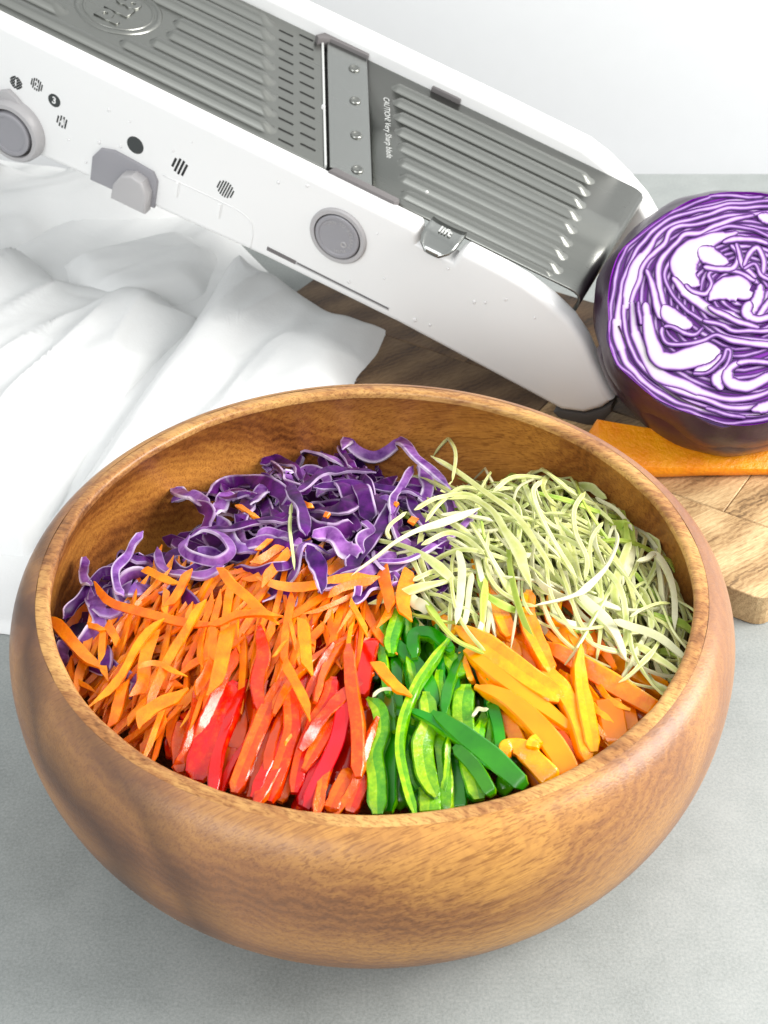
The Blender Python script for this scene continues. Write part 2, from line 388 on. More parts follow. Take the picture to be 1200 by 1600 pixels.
# ================================================================== BOWL
bowl = empty('wooden_bowl', 'large round acacia wood salad bowl filled with shredded vegetables', 'bowl')
zs = np.linspace(0, 8.0, 34)
pw, Rb, rb = 2.233, 15.03, 7.42
out = [(0.0, 0.0), (0.0, rb - .3)] + [(z, rb + (Rb - rb) * (1 - ((8.0 - z) / 8.0) ** pw) ** (1 / pw)) for z in zs[0:1]] + \
      [(z, rb + (Rb - rb) * (1 - ((8.0 - z) / 8.0) ** pw) ** (1 / pw)) for z in zs[1:]] + \
      [(8 + 2.98 * math.sin(t), 13.28 + (Rb - 13.28) * math.cos(t) ** .8) for t in np.linspace(0, R(82), 20)[1:]]
ZE, RE = out[-1]
v_, f_ = lathe(out, 200)
ob = link('bowl_outside', mesh_from('bowl_outside', v_, f_), M['bowl_out'], bowl)
zi = np.linspace(10.62, 1.0, 40)
inn = [(z, float(np.interp(z, RZ, RR)) + .0) for z in zi] + [(1.0, 0.0)]
# smooth the inner profile
inn_r = np.array([r for _, r in inn[:-1]])
for _ in range(6): inn_r[1:-1] = (inn_r[:-2] + 2 * inn_r[1:-1] + inn_r[2:]) / 4
inn = [(z, r) for (z, _), r in zip(inn[:-1], inn_r)] + [(1.0, 0.001)]
v_, f_ = lathe(inn, 200)
link('bowl_inside', mesh_from('bowl_inside', v_, [f[::-1] for f in f_]), M['bowl_in'], bowl)
rim = [(ZE - .02, RE + .01)] + [(8 + 2.98 * math.sin(t), 13.29 + (Rb - 13.28) * math.cos(t) ** .8) for t in (R(85), R(88))] + [(10.99, 13.30), (10.985, 13.2), (10.94, 13.1), (10.84, 13.04), (10.60, 13.07)]
v_, f_ = lathe(rim, 200)
v_ = [(x + .0006 * noise.noise(Vector((x * 60, y * 60, z * 60))), y + .0006 * noise.noise(Vector((y * 60, x * 60, z * 60))), z) for x, y, z in v_]
link('rim', mesh_from('rim', v_, f_), M['bowl_rim'], bowl)

# ================================================================== CUTTING BOARD
BA = R(-33); BU = np.array([math.cos(BA), math.sin(BA)]); BV = np.array([-math.sin(BA), math.cos(BA)])
bo = empty('cutting_board', 'brown striped wooden cutting board behind the bowl', 'cutting board')
bo.rotation_euler.z = BA
def stave(u0, u1, v0, v1, corner=False):
    g = .02; bm = bmesh.new()
    vs2 = box(bm, (u0 + g) * S, (u1 - g) * S, (v0 + g) * S, (v1 - g) * S, .0005, .018)
    if corner:
        e = [e for e in bm.edges if all(v.co.x > (u1 - .1) * S and v.co.y < (v0 + .1) * S for v in e.verts)]
        bmesh.ops.bevel(bm, geom=e, offset=.009, segments=5, affect='EDGES', profile=.5)
    big = [e for e in bm.edges if e.is_valid and all(v.co.z > .017 for v in e.verts) and v0 < 17.6 and all(v.co.y < (v0 + 1.0) * S for v in e.verts)]
    small = [e for e in bm.edges if all(v.co.z > .017 for v in e.verts) and e not in big]
    bmesh.ops.bevel(bm, geom=small, offset=.0005, segments=1, affect='EDGES')
    if v0 < 17.6:
        big = [e for e in bm.edges if all(v.co.z > .0165 and v.co.y < (v0 + .12) * S for v in e.verts)]
        bmesh.ops.bevel(bm, geom=big, offset=.003, segments=3, affect='EDGES', profile=.5, clamp_overlap=True)
    cx, cy = (u0 + u1) / 2, (v0 + v1) / 2
    bmesh.ops.translate(bm, verts=bm.verts, vec=(-cx * S, -cy * S, 0))
    return link('stave', bm_mesh('stave', bm), M['board_shaded' if u1 < 2 else 'board'], bo, (cx * S, cy * S, 0), smooth=False)
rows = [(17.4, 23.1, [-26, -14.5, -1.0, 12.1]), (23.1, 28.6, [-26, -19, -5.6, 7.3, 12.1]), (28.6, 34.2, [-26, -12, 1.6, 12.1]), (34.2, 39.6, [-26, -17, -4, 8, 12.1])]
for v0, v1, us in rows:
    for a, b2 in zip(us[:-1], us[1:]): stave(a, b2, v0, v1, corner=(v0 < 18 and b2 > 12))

# ================================================================== CLOTH
def patch(poly, hmax, wr, seed, nb=250, nr=42, wav=.35, base=.15, dirn=(1, .3), sag=None):
    """one folded-over lobe of the towel: outline (px, py, z) laid on the table, puffed to hmax with rolled edges"""
    B = np.array([atz(x, y, z)[:2] for x, y, z in poly])
    B = np.array(catmull(list(B) + [B[0]], nb + 1))[:-1]
    c0 = B.mean(0); rg = random.Random(seed); ox, oy = rg.uniform(0, 50), rg.uniform(0, 50)
    vs_, fs = [], []
    dv = np.array(dirn) / np.hypot(*dirn); dp = np.array([-dv[1], dv[0]])
    for i in range(nr + 1):
        s = 1 - (i / nr) ** 1.7 if i < nr else 0.0
        s = max(s, 0.0)
        for b in B:
            p = c0 + (b - c0) * s
            d = np.min(np.hypot(*(B - p).T)) if i else 0.0
            q = min(d / wr, 1.0); h = base + (hmax - base) * (1 - (1 - q) ** 2) ** .7
            f = min(1.0, d / (wr * .7))
            w1 = noise.noise(Vector((p @ dv * .055 + ox, p @ dp * .22 + oy, 0)))
            w2 = noise.noise(Vector((p @ dv * .16 + oy, p @ dp * .5 + ox, 3)))
            w3 = 1 - abs(noise.noise(Vector((p @ dv * .07 + oy, p @ dp * .27 + oy, 7)))) * 2.2
            w4 = noise.noise(Vector((p @ dv * .35 + ox, p @ dp * .9 + oy, 5)))
            h += f * (w1 * wav * 2.2 + w2 * wav * .7 + (max(w3, 0) ** 2) * wav * .7 + w4 * wav * .16)
            if sag: h += f * sag(p)
            vs_.append(np.array([p[0], p[1], max(h, .08)]) * S)
        if i:
            for k in range(nb):
                k2 = (k + 1) % nb
                fs.append(((i - 1) * nb + k, (i - 1) * nb + k2, i * nb + k2, i * nb + k))
    # skirt down to the table so the fold is closed
    base_i = len(vs_)
    for b in B: vs_.append(np.array([c0[0] + (b[0] - c0[0]) * .985, c0[1] + (b[1] - c0[1]) * .985, .03]) * S)
    for k in range(nb):
        k2 = (k + 1) % nb; fs.append((base_i + k, base_i + k2, k2, k))
    return vs_, fs
allv, allf = [], []
for args in [
    dict(poly=[(-230, 330, .1), (-150, 240, .3), (100, 262, .3), (260, 300, .3), (340, 345, .3), (420, 420, .4), (540, 500, 1.9), (600, 560, 1.9), (540, 600, 1.8), (380, 700, .2), (200, 800, .2), (80, 880, .2), (-220, 880, .2)], hmax=.7, wr=2.5, seed=9, wav=.28, base=.05, dirn=(.6, 1)),
    dict(poly=[(-160, 300, 1), (-150, 230, 2.), (60, 262, 2.), (130, 245, 2), (250, 300, 2), (330, 318, 1.5), (290, 338, .6), (200, 356, .3), (140, 362, .2), (90, 366, .2), (40, 388, .2), (-60, 400, .2)], hmax=2.7, wr=3.2, seed=1, wav=.6, dirn=(1, .25)),
    dict(poly=[(92, 412, .6), (108, 385, 2.), (150, 358, 2.4), (230, 340, 2.5), (290, 338, 2.4), (335, 375, 1.6), (346, 405, .8), (335, 440, .4), (312, 475, .2), (220, 500, .2), (120, 470, .2)], hmax=1.9, wr=2.6, seed=2, wav=.4, dirn=(1, .5)),
    dict(poly=[(-200, 480, 1), (-160, 392, 1.5), (30, 392, 1.6), (70, 402, 1.8), (100, 420, 2.0), (170, 412, 2.6), (235, 424, 2.6), (290, 460, 2.2), (312, 492, 1.2), (268, 560, .4), (205, 640, .3), (140, 728, .3), (95, 800, .3), (52, 874, .25), (-20, 872, .25), (-220, 860, .25)], hmax=2.6, wr=3.6, seed=3, wav=.62, dirn=(.45, 1)),
    dict(poly=[(360, 388, 2.5), (385, 384, 2.5), (440, 425, 2), (500, 470, 1.8), (560, 500, 1.6), (622, 500, 2.3), (614, 545, 2.1), (576, 590, 2.0), (560, 640, 1.9), (400, 720, .4), (250, 800, .3), (120, 900, .3), (60, 905, .3), (95, 820, .3), (150, 735, .3), (210, 645, .4), (272, 560, .5), (318, 480, .8), (345, 415, 1.6)], hmax=3.0, wr=3.0, seed=4, wav=.42, dirn=(.45, 1)),
    dict(poly=[(-220, 840, .1), (-20, 860, .1), (60, 860, .1), (110, 880, .1), (80, 960, .1), (40, 991, .1), (-20, 988, .1), (-220, 980, .1)], hmax=.55, wr=.6, seed=5, wav=.06, base=.05, dirn=(0, 1)),
]:
    v_, f_ = patch(**args); n0 = len(allv); allv += v_; allf += [tuple(i + n0 for i in f) for f in f_]
tag(link('towel', mesh_from('towel', allv, allf), M['cloth']), 'white cotton towel bunched in soft folds beside the bowl', 'towel')

# ================================================================== MANDOLINE
ml = Vector((0.88110303, -0.37444905, -0.2888691)); mc = Vector((-0.41107526, -0.90839994, -0.07633274)); mn = Vector((0.23382595, -0.18600395, 0.95432068))
MO = Vector((16.2509, 35.6881, 10.7104)) * S
man = empty('mandoline_slicer', 'white mandoline slicer with steel decks leaning above the bowl', 'mandoline')
man.matrix_world = Matrix(((ml.x, -mc.x, mn.x, MO.x), (ml.y, -mc.y, mn.y, MO.y), (ml.z, -mc.z, mn.z, MO.z), (0, 0, 0, 1)))
man.matrix_world = Matrix.Translation(MO) @ Matrix(((ml.x, -mc.x, mn.x), (ml.y, -mc.y, mn.y), (ml.z, -mc.z, mn.z))).to_quaternion().to_matrix().to_4x4()
def L(l, c, n): return Vector((l * S, -c * S, n * S))
def wall_poly(notch):
    if notch:
        top = [(-50, .1), (-30, .1), (-20, .1), (-9.75, .09), (-9.55, -.15), (-9.35, -.85), (-7.15, -.85), (-6.95, -.15), (-6.7, .08),
               (-4.4, .05), (-2.9, -.08), (-1.3, -.45), (.2, -1.05), (1.4, -1.9), (2.4, -2.95), (3.4, -3.95), (4.3, -4.75)]
    else:
        top = [(-50, 1.05), (-30, 1.05), (-20, 1.05), (-10, 1.02), (-4.4, .92), (-2.9, .55), (-1.3, -.1), (.2, -.85), (1.4, -1.8), (2.4, -2.9), (3.4, -3.95), (4.3, -4.75)]
    return top + [(3.95, -5.6), (3.2, -6.5), (1.9, -7.1), (-2, -6.95), (-9, -6.72), (-18, -6.8), (-30, -7.4), (-50, -8.7)]
for nm, c0, c1, notch in (('front_wall', 13.37, 11.93, True), ('rear_wall', -1.95, -.12, False)):
    bm = prism(wall_poly(notch), lambda p, k: L(p[0], (c0, c1)[k], p[1]), bevel=.42 * S, segs=4)
    link(nm, bm_mesh(nm, bm), M['white'], man, angle=35)
for c0, c1 in ((13.30, 11.95), (-1.9, -.15)):
    bm = prism([(4.36, -4.85), (4.55, -5.6), (4.3, -6.6), (3.5, -7.5), (2.2, -7.9), (1.5, -7.55), (1.75, -7.14), (3.2, -6.55), (3.95, -5.65)], lambda p, k: L(p[0], (c0, c1)[k], p[1]), bevel=.18 * S, segs=2)
    link('rubber_foot', bm_mesh('foot', bm), M['darkgrey'], man, angle=35)
def slit(c): return -22.35 + .515 * c          # slanted front edge of the runway
def bl0(c): return -22.0 + .515 * c
def bl1(c): return -19.15 + .505 * c
# runway deck (left of the blade)
def deck(name, mat, fl, fr, n0=0.0, c0=-.1, c1=11.92, th=.18, prof=None):
    bm = prism([(fl(c0), c0), (fr(c0), c0), (fr(c1), c1), (fl(c1), c1)], lambda p, k: L(p[0], p[1], n0 - th * k), bevel=.03 * S, segs=1)
    return link(name, bm_mesh(name, bm), mat, man, smooth=False)
runway = deck('runway_deck', M['steel'], lambda c: -47.0, slit, -.04)
def land():
    vs_, fs = [], []
    prof = [None, (-8, 0), (-.7, 0), (-.3, -.04), (0.0, -.16), (.18, -.4), (.24, -.75), (.2, -1.2), (.05, -1.9)]
    cs = [-.1, 11.92]
    for c in cs:
        for k, p in enumerate(prof):
            l, n = (bl1(c) + .06, 0) if p is None else p
            vs_.append(L(l, c, n))
    K = len(prof)
    for k in range(K - 1): fs.append((k, k + 1, K + k + 1, K + k))
    me = mesh_from('landing_deck', vs_, [f[::-1] for f in fs])
    return link('landing_deck', me, M['steel'], man, angle=60)
landing = land()
sm = landing.modifiers.new('thickness', 'SOLIDIFY'); sm.thickness = .0016; sm.offset = -1
blade = deck('blade', M['steel_bright'], bl0, bl1, .16, .12, 11.75, .14)
# bright edge strip and dark gap between runway and blade
bm = prism([(slit(0) + .02, 0.1), (slit(0) + .16, .1), (slit(11.8) + .16, 11.8), (slit(11.8) + .02, 11.8)], lambda p, k: L(p[0], p[1], .1 - .6 * k))
link('runway_edge', bm_mesh('edge', bm), M['paint'], man, smooth=False)
bm = prism([(slit(0) + .17, 0.1), (bl0(0) + .3, .1), (bl0(11.8) + .3, 11.8), (slit(11.8) + .17, 11.8)], lambda p, k: L(p[0], p[1], -.35 - .1 * k))
link('blade_gap', bm_mesh('gap', bm), M['hole'], man, smooth=False)
def pill(l0, l1, c, w, h, n0, nseg=10):
    """long embossed bead with rounded ends"""
    bm = bmesh.new(); rows_ = []
    r = w / 2
    ring = lambda rad, hh: [L(l1 - r - (r - rad) * 2.2 + rad * math.cos(a), c + rad * math.sin(a), n0 + hh) for a in np.linspace(-math.pi / 2, math.pi / 2, nseg)] + \
                           [L(l0 + r + (r - rad) * .6 + rad * math.cos(a), c + rad * math.sin(a), n0 + hh) for a in np.linspace(math.pi / 2, 3 * math.pi / 2, nseg)]
    for rad, hh in ((r, -.01), (r * .80, h * .22), (r * .55, h * .85), (r * .38, h)):
        rows_.append([bm.verts.new(p) for p in ring(rad, hh)])
    for a, b2 in zip(rows_[:-1], rows_[1:]):
        for i in range(len(a)):
            j = (i + 1) % len(a); bm.faces.new((a[i], a[j], b2[j], b2[i]))
    bm.faces.new(rows_[-1])
    return bm_mesh('rib', bm)
for k in range(9):
    c = .25 + 1.36 * k if k == 0 else 1.25 + 1.36 * (k - 1) + .15
    if k == 0: continue
    link('rib', pill(-17.45 + .515 * c, -2.75 + .14 * (c - 1.2), c, .92, .32, .0), M['steel_rib'], landing)
link('rib', pill(-11.6, -1.75, 11.62, .5, .12, .0), M['steel_rib'], landing)
LC, LCc, LR = -33.0, 6.75, 2.55
for k in range(8):
    c = 1.0 + 1.42 * k; e = -25.45 + .545 * c - .3
    if abs(c - LCc) < LR + .25:
        hw = math.sqrt(max(.2, (LR + .75) ** 2 - (c - LCc) ** 2))
        link('rib', pill(LC + hw, e, c, 1.0, .36, -.04), M['steel_rib'], runway)
        link('rib', pill(-46.8, LC - hw, c, 1.0, .36, -.04), M['steel_rib'], runway)
    else: link('rib', pill(-46.8, e, c, 1.0, .36, -.04), M['steel_rib'], runway)
slot_me = None
for k in range(12):
    for j in range(2):
        c = (1.15 if j == 0 else .62) + .93 * k
        l0 = (-25.1 if j == 0 else -23.75) + .522 * c - (.3 if j == 0 else .2)
        if slot_me is None:
            bm = bmesh.new(); box(bm, 0, .98 * S, -.05 * S, .05 * S, -.0002, .0002)
            slot_me = bm_mesh('slot', bm)
            bm = bmesh.new(); vv = box(bm, -.06 * S, .95 * S, .05 * S, .16 * S, -.0003, .0004)
            for v in vv:
                if v.co.y > .1 * S and v.co.z > 0: v.co.z = -.0002
            tooth_me = bm_mesh('tooth', bm)
        o = link('slot', slot_me, M['hole'], runway, L(l0, c, -.035), smooth=False)
        link('tooth', tooth_me, M['steel'], runway, L(l0, c, -.035), smooth=False)
# emblem: double ring and three raised letters
def ring_mesh(name, r0, r1, h, n=72):
    bm = bmesh.new(); rows_ = []
    for rr, hh in ((r0, 0), ((r0 * .75 + r1 * .25), h), ((r0 * .25 + r1 * .75), h), (r1, 0)):
        rows_.append([bm.verts.new((rr * S * math.cos(2 * math.pi * i / n), rr * S * math.sin(2 * math.pi * i / n), hh * S)) for i in range(n)])
    for a, b2 in zip(rows_[:-1], rows_[1:]):
        for i in range(n): bm.faces.new((a[i], a[(i + 1) % n], b2[(i + 1) % n], b2[i]))
    return bm_mesh(name, bm)
def disc_mesh(name, prof, n=64):
    """turned part: profile of (r, z) in cm"""
    v_, f_ = lathe([(z, r) for r, z in prof], n); return mesh_from(name, v_, f_)
link('emblem_ring', ring_mesh('emblem_ring', LR + .1, LR - .25, .10), M['steel'], runway, L(LC, LCc, -.04))
link('emblem_ring', ring_mesh('emblem_ring', LR - .38, LR - .55, .06), M['steel'], runway, L(LC, LCc, -.04))
def text(name, s, size, mat, parent, loc, rot, ext=.0004, bold=False, space=1.0, align='CENTER', shear=0.0, bev=0.0):
    cu = bpy.data.curves.new(name, 'FONT'); cu.body = s; cu.size = size * S; cu.extrude = ext; cu.align_x = align; cu.align_y = 'CENTER'
    cu.space_character = space; cu.shear = shear; cu.resolution_u = 3
    if bold: cu.offset = size * S * .02
    cu.bevel_depth = bev
    t = bpy.data.objects.new(name, cu); C.objects.link(t); bpy.context.view_layer.update()
    me = bpy.data.meshes.new_from_object(t.evaluated_get(bpy.context.evaluated_depsgraph_get())); me.name = name
    bpy.data.objects.remove(t); bpy.data.curves.remove(cu); me.materials.clear(); me.materials.append(mat)
    o = bpy.data.objects.new(name, me); C.objects.link(o)
    o.parent = parent; o.location = loc; o.rotation_euler = rot
    return o
text('emblem_lettering', 'PL8', 2.1, M['steel'], runway, L(LC + .1, LCc, -.02), (0, 0, R(90)), .0004, True, 1.05, bev=.0004)
text('engraved_lettering', 'CAUTION! Very Sharp blade', .52, M['paint'], landing, L(-15.05, 5.6, .012), (0, 0, R(-90) - math.atan(-.505)), .00005, False, 1.0, shear=.15)
# rivets
riv = disc_mesh('rivet', [(.36, 0), (.34, .08), (.25, .13), (.2, .09), (.12, .06), (0.001, .06)], 24)
for c in (1.75, 4.85, 8.0, 11.0): link('rivet', riv, M['steel'], blade, L(bl1(c) - .95, c, .17))
# clips
for poly, n0 in (([(-22.3, -.2), (-19.1, -.2), (-19.1, .12), (-21.7, .2), (-22.3, .75), (-22.6, .5)], .42), ([(-14.6, -.3), (-12.6, -.3), (-12.6, .02), (-14.6, .02)], .35), ([(-15.6, 11.85), (-11.5, 11.85), (-11.35, 12.1), (-11.55, 12.35), (-15.75, 12.35)], .3)):
    bm = prism(poly, lambda p, k: L(p[0], p[1], n0 - 1.0 * k), bevel=.06 * S, segs=2)
    link('clip', bm_mesh('clip', bm), M['clip'], man, angle=35)
# lift tab: steel tongue that rolls over the front wall
def lift():
    vs_, fs = [], []; cs = [(11.75, .02), (12.3, .04), (12.9, 0.0), (13.4, -.12), (13.75, -.35), (13.98, -.62)]
    m = 12
    for i, (c, n) in enumerate(cs):
        hw = 1.08 if i < 3 else (1.04, .86, .42)[i - 3]
        for k in range(m + 1):
            x = -1 + 2 * k / m; vs_.append(L(-8.25 + x * hw, c, n - .04 * (1 - x * x) + .06 * abs(x) ** 6))
    for i in range(len(cs) - 1):
        for k in range(m):
            a = i * (m + 1) + k; fs.append((a, a + 1, a + m + 2, a + m + 1))
    o = link('lift_tab', mesh_from('lift_tab', vs_, fs), M['steel_bright'], man)
    s = o.modifiers.new('t', 'SOLIDIFY'); s.thickness = .0018; s.offset = 0
    return o
tab = lift()
text('lift_lettering', 'lift', .75, M['paint'], tab, L(-8.2, 12.55, .16), (R(3), 0, 0), .0002, True)
# front face fittings; local frame of the face: x along the slicer, y up, z outwards
FACE = 13.37
def on_face(o, l, n, out=0.0, rot=0.0):
    o.matrix_local = Matrix.Translation(L(l, FACE + out, n)) @ Matrix.Rotation(R(90), 4, 'X') @ Matrix.Rotation(rot, 4, 'Z'); return o
def knob(l, n, r):
    k = on_face(link('knob', disc_mesh('knob', [(r, -.05), (r, .12), (r - .08, .2), (r - .3, .2), (r - .34, .02), (r - .42, .02)]), M['lightgrey'], man, angle=35), l, n)
    link('groove', ring_mesh('groove', r - .27, r - .46, .06), M['darkgrey'], k, (0, 0, .0))
    link('knob_face', disc_mesh('knob_face', [(r - .40, 0), (r - .40, .2), (r - .46, .25), (r - .62, .25), (r - .68, .2), (.3, .17), (.001, .17)]), M['grey'], k, angle=35)
    return k
kn = knob(-13.9, -2.78, 1.78)
for k, ch in enumerate('TURN TO RELEASE PUSH'):
    a = R(150 - k * 12.2)
    if ch != ' ': text('knob_lettering', ch, .3, M['lightgrey'], kn, (.92 * S * math.cos(a), .92 * S * math.sin(a), .0019), (0, 0, a - math.pi / 2), .0002)
link('knob_mark', ring_mesh('mark', .2, .1, .05, 24), M['lightgrey'], kn, (.5 * S, -.3 * S, .0018))
dial = on_face(link('dial', disc_mesh('dial', [(2.05, -.05), (2.0, .5), (1.85, .72), (1.6, .74), (1.56, .5), (1.45, .5)]), M['lightgrey'], man, angle=35), -35.4, -6.4)
link('groove', ring_mesh('groove', 1.58, 1.38, .06), M['darkgrey'], dial, (0, 0, .0048))
link('dial_face', disc_mesh('dial_face', [(1.42, .4), (1.40, .85), (1.3, .9), (1.15, .88), (1.1, .8), (.001, .78)]), M['grey'], dial, angle=35)
bm = prism([(-1.7, .3), (-1.2, 2.2), (-.6, 2.55), (-.05, 2.3), (.6, 1.85), (1.3, 1.4), (0, .5)], lambda p, k: Vector((p[0] * S, p[1] * S, .003 - .0035 * k)), bevel=.0008, segs=2)
link('pointer', bm_mesh('pointer', bm), M['lightgrey'], dial, angle=35)
# sliding switch
sw = [(-30.0, -7.3), (-30.0, -5.6), (-29.5, -4.75), (-28.6, -4.45), (-27.2, -4.5), (-25.9, -4.6), (-25.55, -5.1), (-25.5, -7.05)]
bm = prism(sw, lambda p, k: L(p[0], FACE + (.2, -.1)[k], p[1]), bevel=.08 * S, segs=2)
swo = link('slide_switch', bm_mesh('switch', bm), M['grey'], man, angle=35)
bm = prism([(-28.1, -7.25), (-28.05, -6.2), (-27.6, -5.3), (-26.9, -4.95), (-26.2, -5.1), (-25.75, -5.8), (-25.7, -7.2)], lambda p, k: L(p[0], FACE + (.95, .1)[k], p[1]), bevel=.16 * S, segs=3)
link('thumb_tab', bm_mesh('tab', bm), M['lightgrey'], swo, angle=35)
# long slot with a grey filler, embossed panel outline, two index ridges
for l0, l1, hw, mat, nm in ((-17.95, -16.0, .13, 'clip', 'slot_filler'), (-16.0, -9.75, .10, 'lightgrey', 'long_slot')):
    bm = bmesh.new(); box(bm, l0 * S, l1 * S, -(FACE + .03) * S, -(FACE - .1) * S, (-6.0 - hw) * S, (-6.0 + hw) * S)
    link(nm, bm_mesh(nm, bm), M[mat], man, smooth=False)
bm = bmesh.new(); box(bm, -15.9 * S, -9.8 * S, -(FACE + .04) * S, -(FACE - .1) * S, -5.99 * S, -5.93 * S)
link('slot_shadow_gap', bm_mesh('gap', bm), M['hole'], man, smooth=False)
for l in (-24.3, -21.4):
    bm = bmesh.new(); box(bm, (l - .16) * S, (l + .16) * S, -(FACE + .1) * S, -(FACE - .1) * S, -5.6 * S, -4.5 * S)
    bmesh.ops.bevel(bm, geom=bm.edges[:], offset=.0006, segments=2, affect='EDGES')
    link('index_ridge', bm_mesh('ridge', bm), M['white'], man, angle=35)
pl_, _ = sweep('panel_line', [np.array(p) for p in catmull([(-25.3, 0, -4.55), (-23, 0, -4.45), (-20.4, 0, -4.4), (-19.4, 0, -4.7), (-19.05, 0, -5.4), (-19.0, 0, -6.6)], 30)], .09, .06, 'box', nref=np.array([0., -1, 0]))
link('panel_line', pl_, M['white'], man, (Vector(_) + Vector((0, -FACE, 0))) * S)
# printed badges
def hatch(r, step, w, ang, hole=None):
    bm = bmesh.new(); x = -r + step * .5
    ca, sa = math.cos(ang), math.sin(ang)
    while x < r:
        y = math.sqrt(max(0, r * r - x * x))
        vv = [(x - w / 2, -y), (x + w / 2, -y), (x + w / 2, y), (x - w / 2, y)]
        bm.faces.new([bm.verts.new(((a * ca - b2 * sa) * S, (a * sa + b2 * ca) * S, 0)) for a, b2 in vv]); x += step
    bmesh.ops.solidify(bm, geom=bm.faces[:], thickness=.0001)
    return bm_mesh('hatch', bm)
flat = lambda r: disc_mesh('disc', [(r, -.02), (r, .012), (.001, .012)], 32)
for (l, n, kind, num) in ((-35.6, -3.25, 'x', '1'), (-34.2, -2.7, 'v', '2'), (-32.95, -3.17, 's', '3'), (-32.3, -4.35, 'w', '4')):
    if kind == 's': b = on_face(link('thickness_badge', flat(.42), M['ink'], man, smooth=False), l, n, .003)
    else:
        b = on_face(link('thickness_badge', hatch(.42, .19 if kind == 'w' else .14, .10 if kind == 'w' else .085, R(45) if kind == 'x' else R(-8)), M['ink'], man, smooth=False), l, n, .012)
        if kind == 'x': link('cross_hatch', hatch(.42, .14, .07, R(-45)), M['ink'], b, (0, 0, .0001), smooth=False)
    text('numeral', num, .62, M['white'], b, (0, 0, .0003), (0, 0, 0), .0001, True)
on_face(link('cut_badge', flat(.56), M['ink'], man, smooth=False), -27.35, -3.47, .003)
on_face(link('cut_badge', hatch(.56, .25, .15, R(-14)), M['ink'], man, smooth=False), -24.3, -3.43, .012)
on_face(link('cut_badge', hatch(.56, .16, .09, R(-14)), M['ink'], man, smooth=False), -21.25, -3.42, .012)
# folding stand at the raised end
for c in (12.4, -1.0):
    P0 = L(-48.6, c, -7.2)
    wp = man.matrix_world @ P0; foot = Vector((wp.x - .02, wp.y + .0, .004))
    bm = bmesh.new(); inv = man.matrix_world.inverted(); A, B2 = P0, inv @ foot
    d = (B2 - A); box(bm, -.009, .009, -.004, .004, 0, d.length)
    q = d.to_track_quat('Z', 'X')
    bmesh.ops.bevel(bm, geom=bm.edges[:], offset=.0015, segments=2, affect='EDGES')
    o = link('stand_leg', bm_mesh('leg', bm), M['darkgrey'], man, A, angle=35); o.rotation_mode = 'QUATERNION'; o.rotation_quaternion = q
# water droplets clinging to the front wall
rg = random.Random(5)
drops = [(340, 205), (505, 167), (170, 172), (203, 190), (155, 222), (188, 229), (107, 218), (134, 253), (300, 222), (270, 236), (435, 285), (480, 290), (667, 300), (590, 365), (600, 435), (648, 500), (672, 508), (790, 468), (758, 473), (741, 472), (545, 440), (700, 420), (835, 497)]
mw_inv = man.matrix_world.inverted(); fn_ = np.array(mc); fp = np.array(man.matrix_world @ L(0, FACE + .01, 0)) / S
m, nt, b = newmat('water'); b.inputs['Transmission Weight'].default_value = .35; b.inputs['Base Color'].default_value = (.92, .92, .92, 1); b.inputs['Roughness'].default_value = .04; b.inputs['IOR'].default_value = 1.2
M['water'] = m
drop_me = disc_mesh('drop', [(.1, 0), (.096, .02), (.075, .042), (.04, .055), (.001, .06)], 18)
for i, (x, y) in enumerate(drops):
    d = ray(x, y); P = CAM + d * (((fp - CAM) @ fn_) / (d @ fn_))
    o = link('water_droplet', drop_me, M['water']); s = rg.uniform(.6, 1.25)
    o.matrix_world = Matrix.Translation(Vector(P) * S) @ man.matrix_world.to_quaternion().to_matrix().to_4x4() @ Matrix.Rotation(R(90), 4, 'X') @ Matrix.Diagonal((s, s * rg.uniform(1, 1.5), s, 1))
    tag(o, 'clear water droplet on the white front of the slicer', 'droplet', 'water droplets on the slicer')

# ================================================================== HALF RED CABBAGE
HC = np.array([19.75, 23.4, 9.35]); HR = 7.55
el = R(50); az = R(-8)
fnrm = np.array([math.sin(az) * math.cos(el), -math.cos(az) * math.cos(el), math.sin(el)])
cut = 3.6
head = empty('red_cabbage', 'cut red cabbage showing white and purple swirled leaves', 'cabbage')
head.location = HC * S
FN = Vector(fnrm); FX = Vector((1, 0, 0)); FX = (FX - FN * FX.dot(FN)).normalized(); FY = FN.cross(FX)
q = Matrix((FX, FY, FN)).transposed()
head.rotation_euler = q.to_euler()
def headpt(px, py):
    d = ray(px, py); p0 = HC + fnrm * cut
    P = CAM + d * (((p0 - CAM) @ fnrm) / (d @ fnrm)) - HC
    return np.array([P @ np.array(FX), P @ np.array(FY), cut])
def HT(us, w):   # crop 920,290 scale 4.286
    return [(920 + u / 4.286, 290 + v / 4.286) for u, v in us], w
def IT(us, w):   # crop 920,470
    return [(920 + u / 4.286, 470 + v / 4.286) for u, v in us], w
def HI(h, i, w):
    return HT(h, 0)[0] + IT(i, 0)[0], w
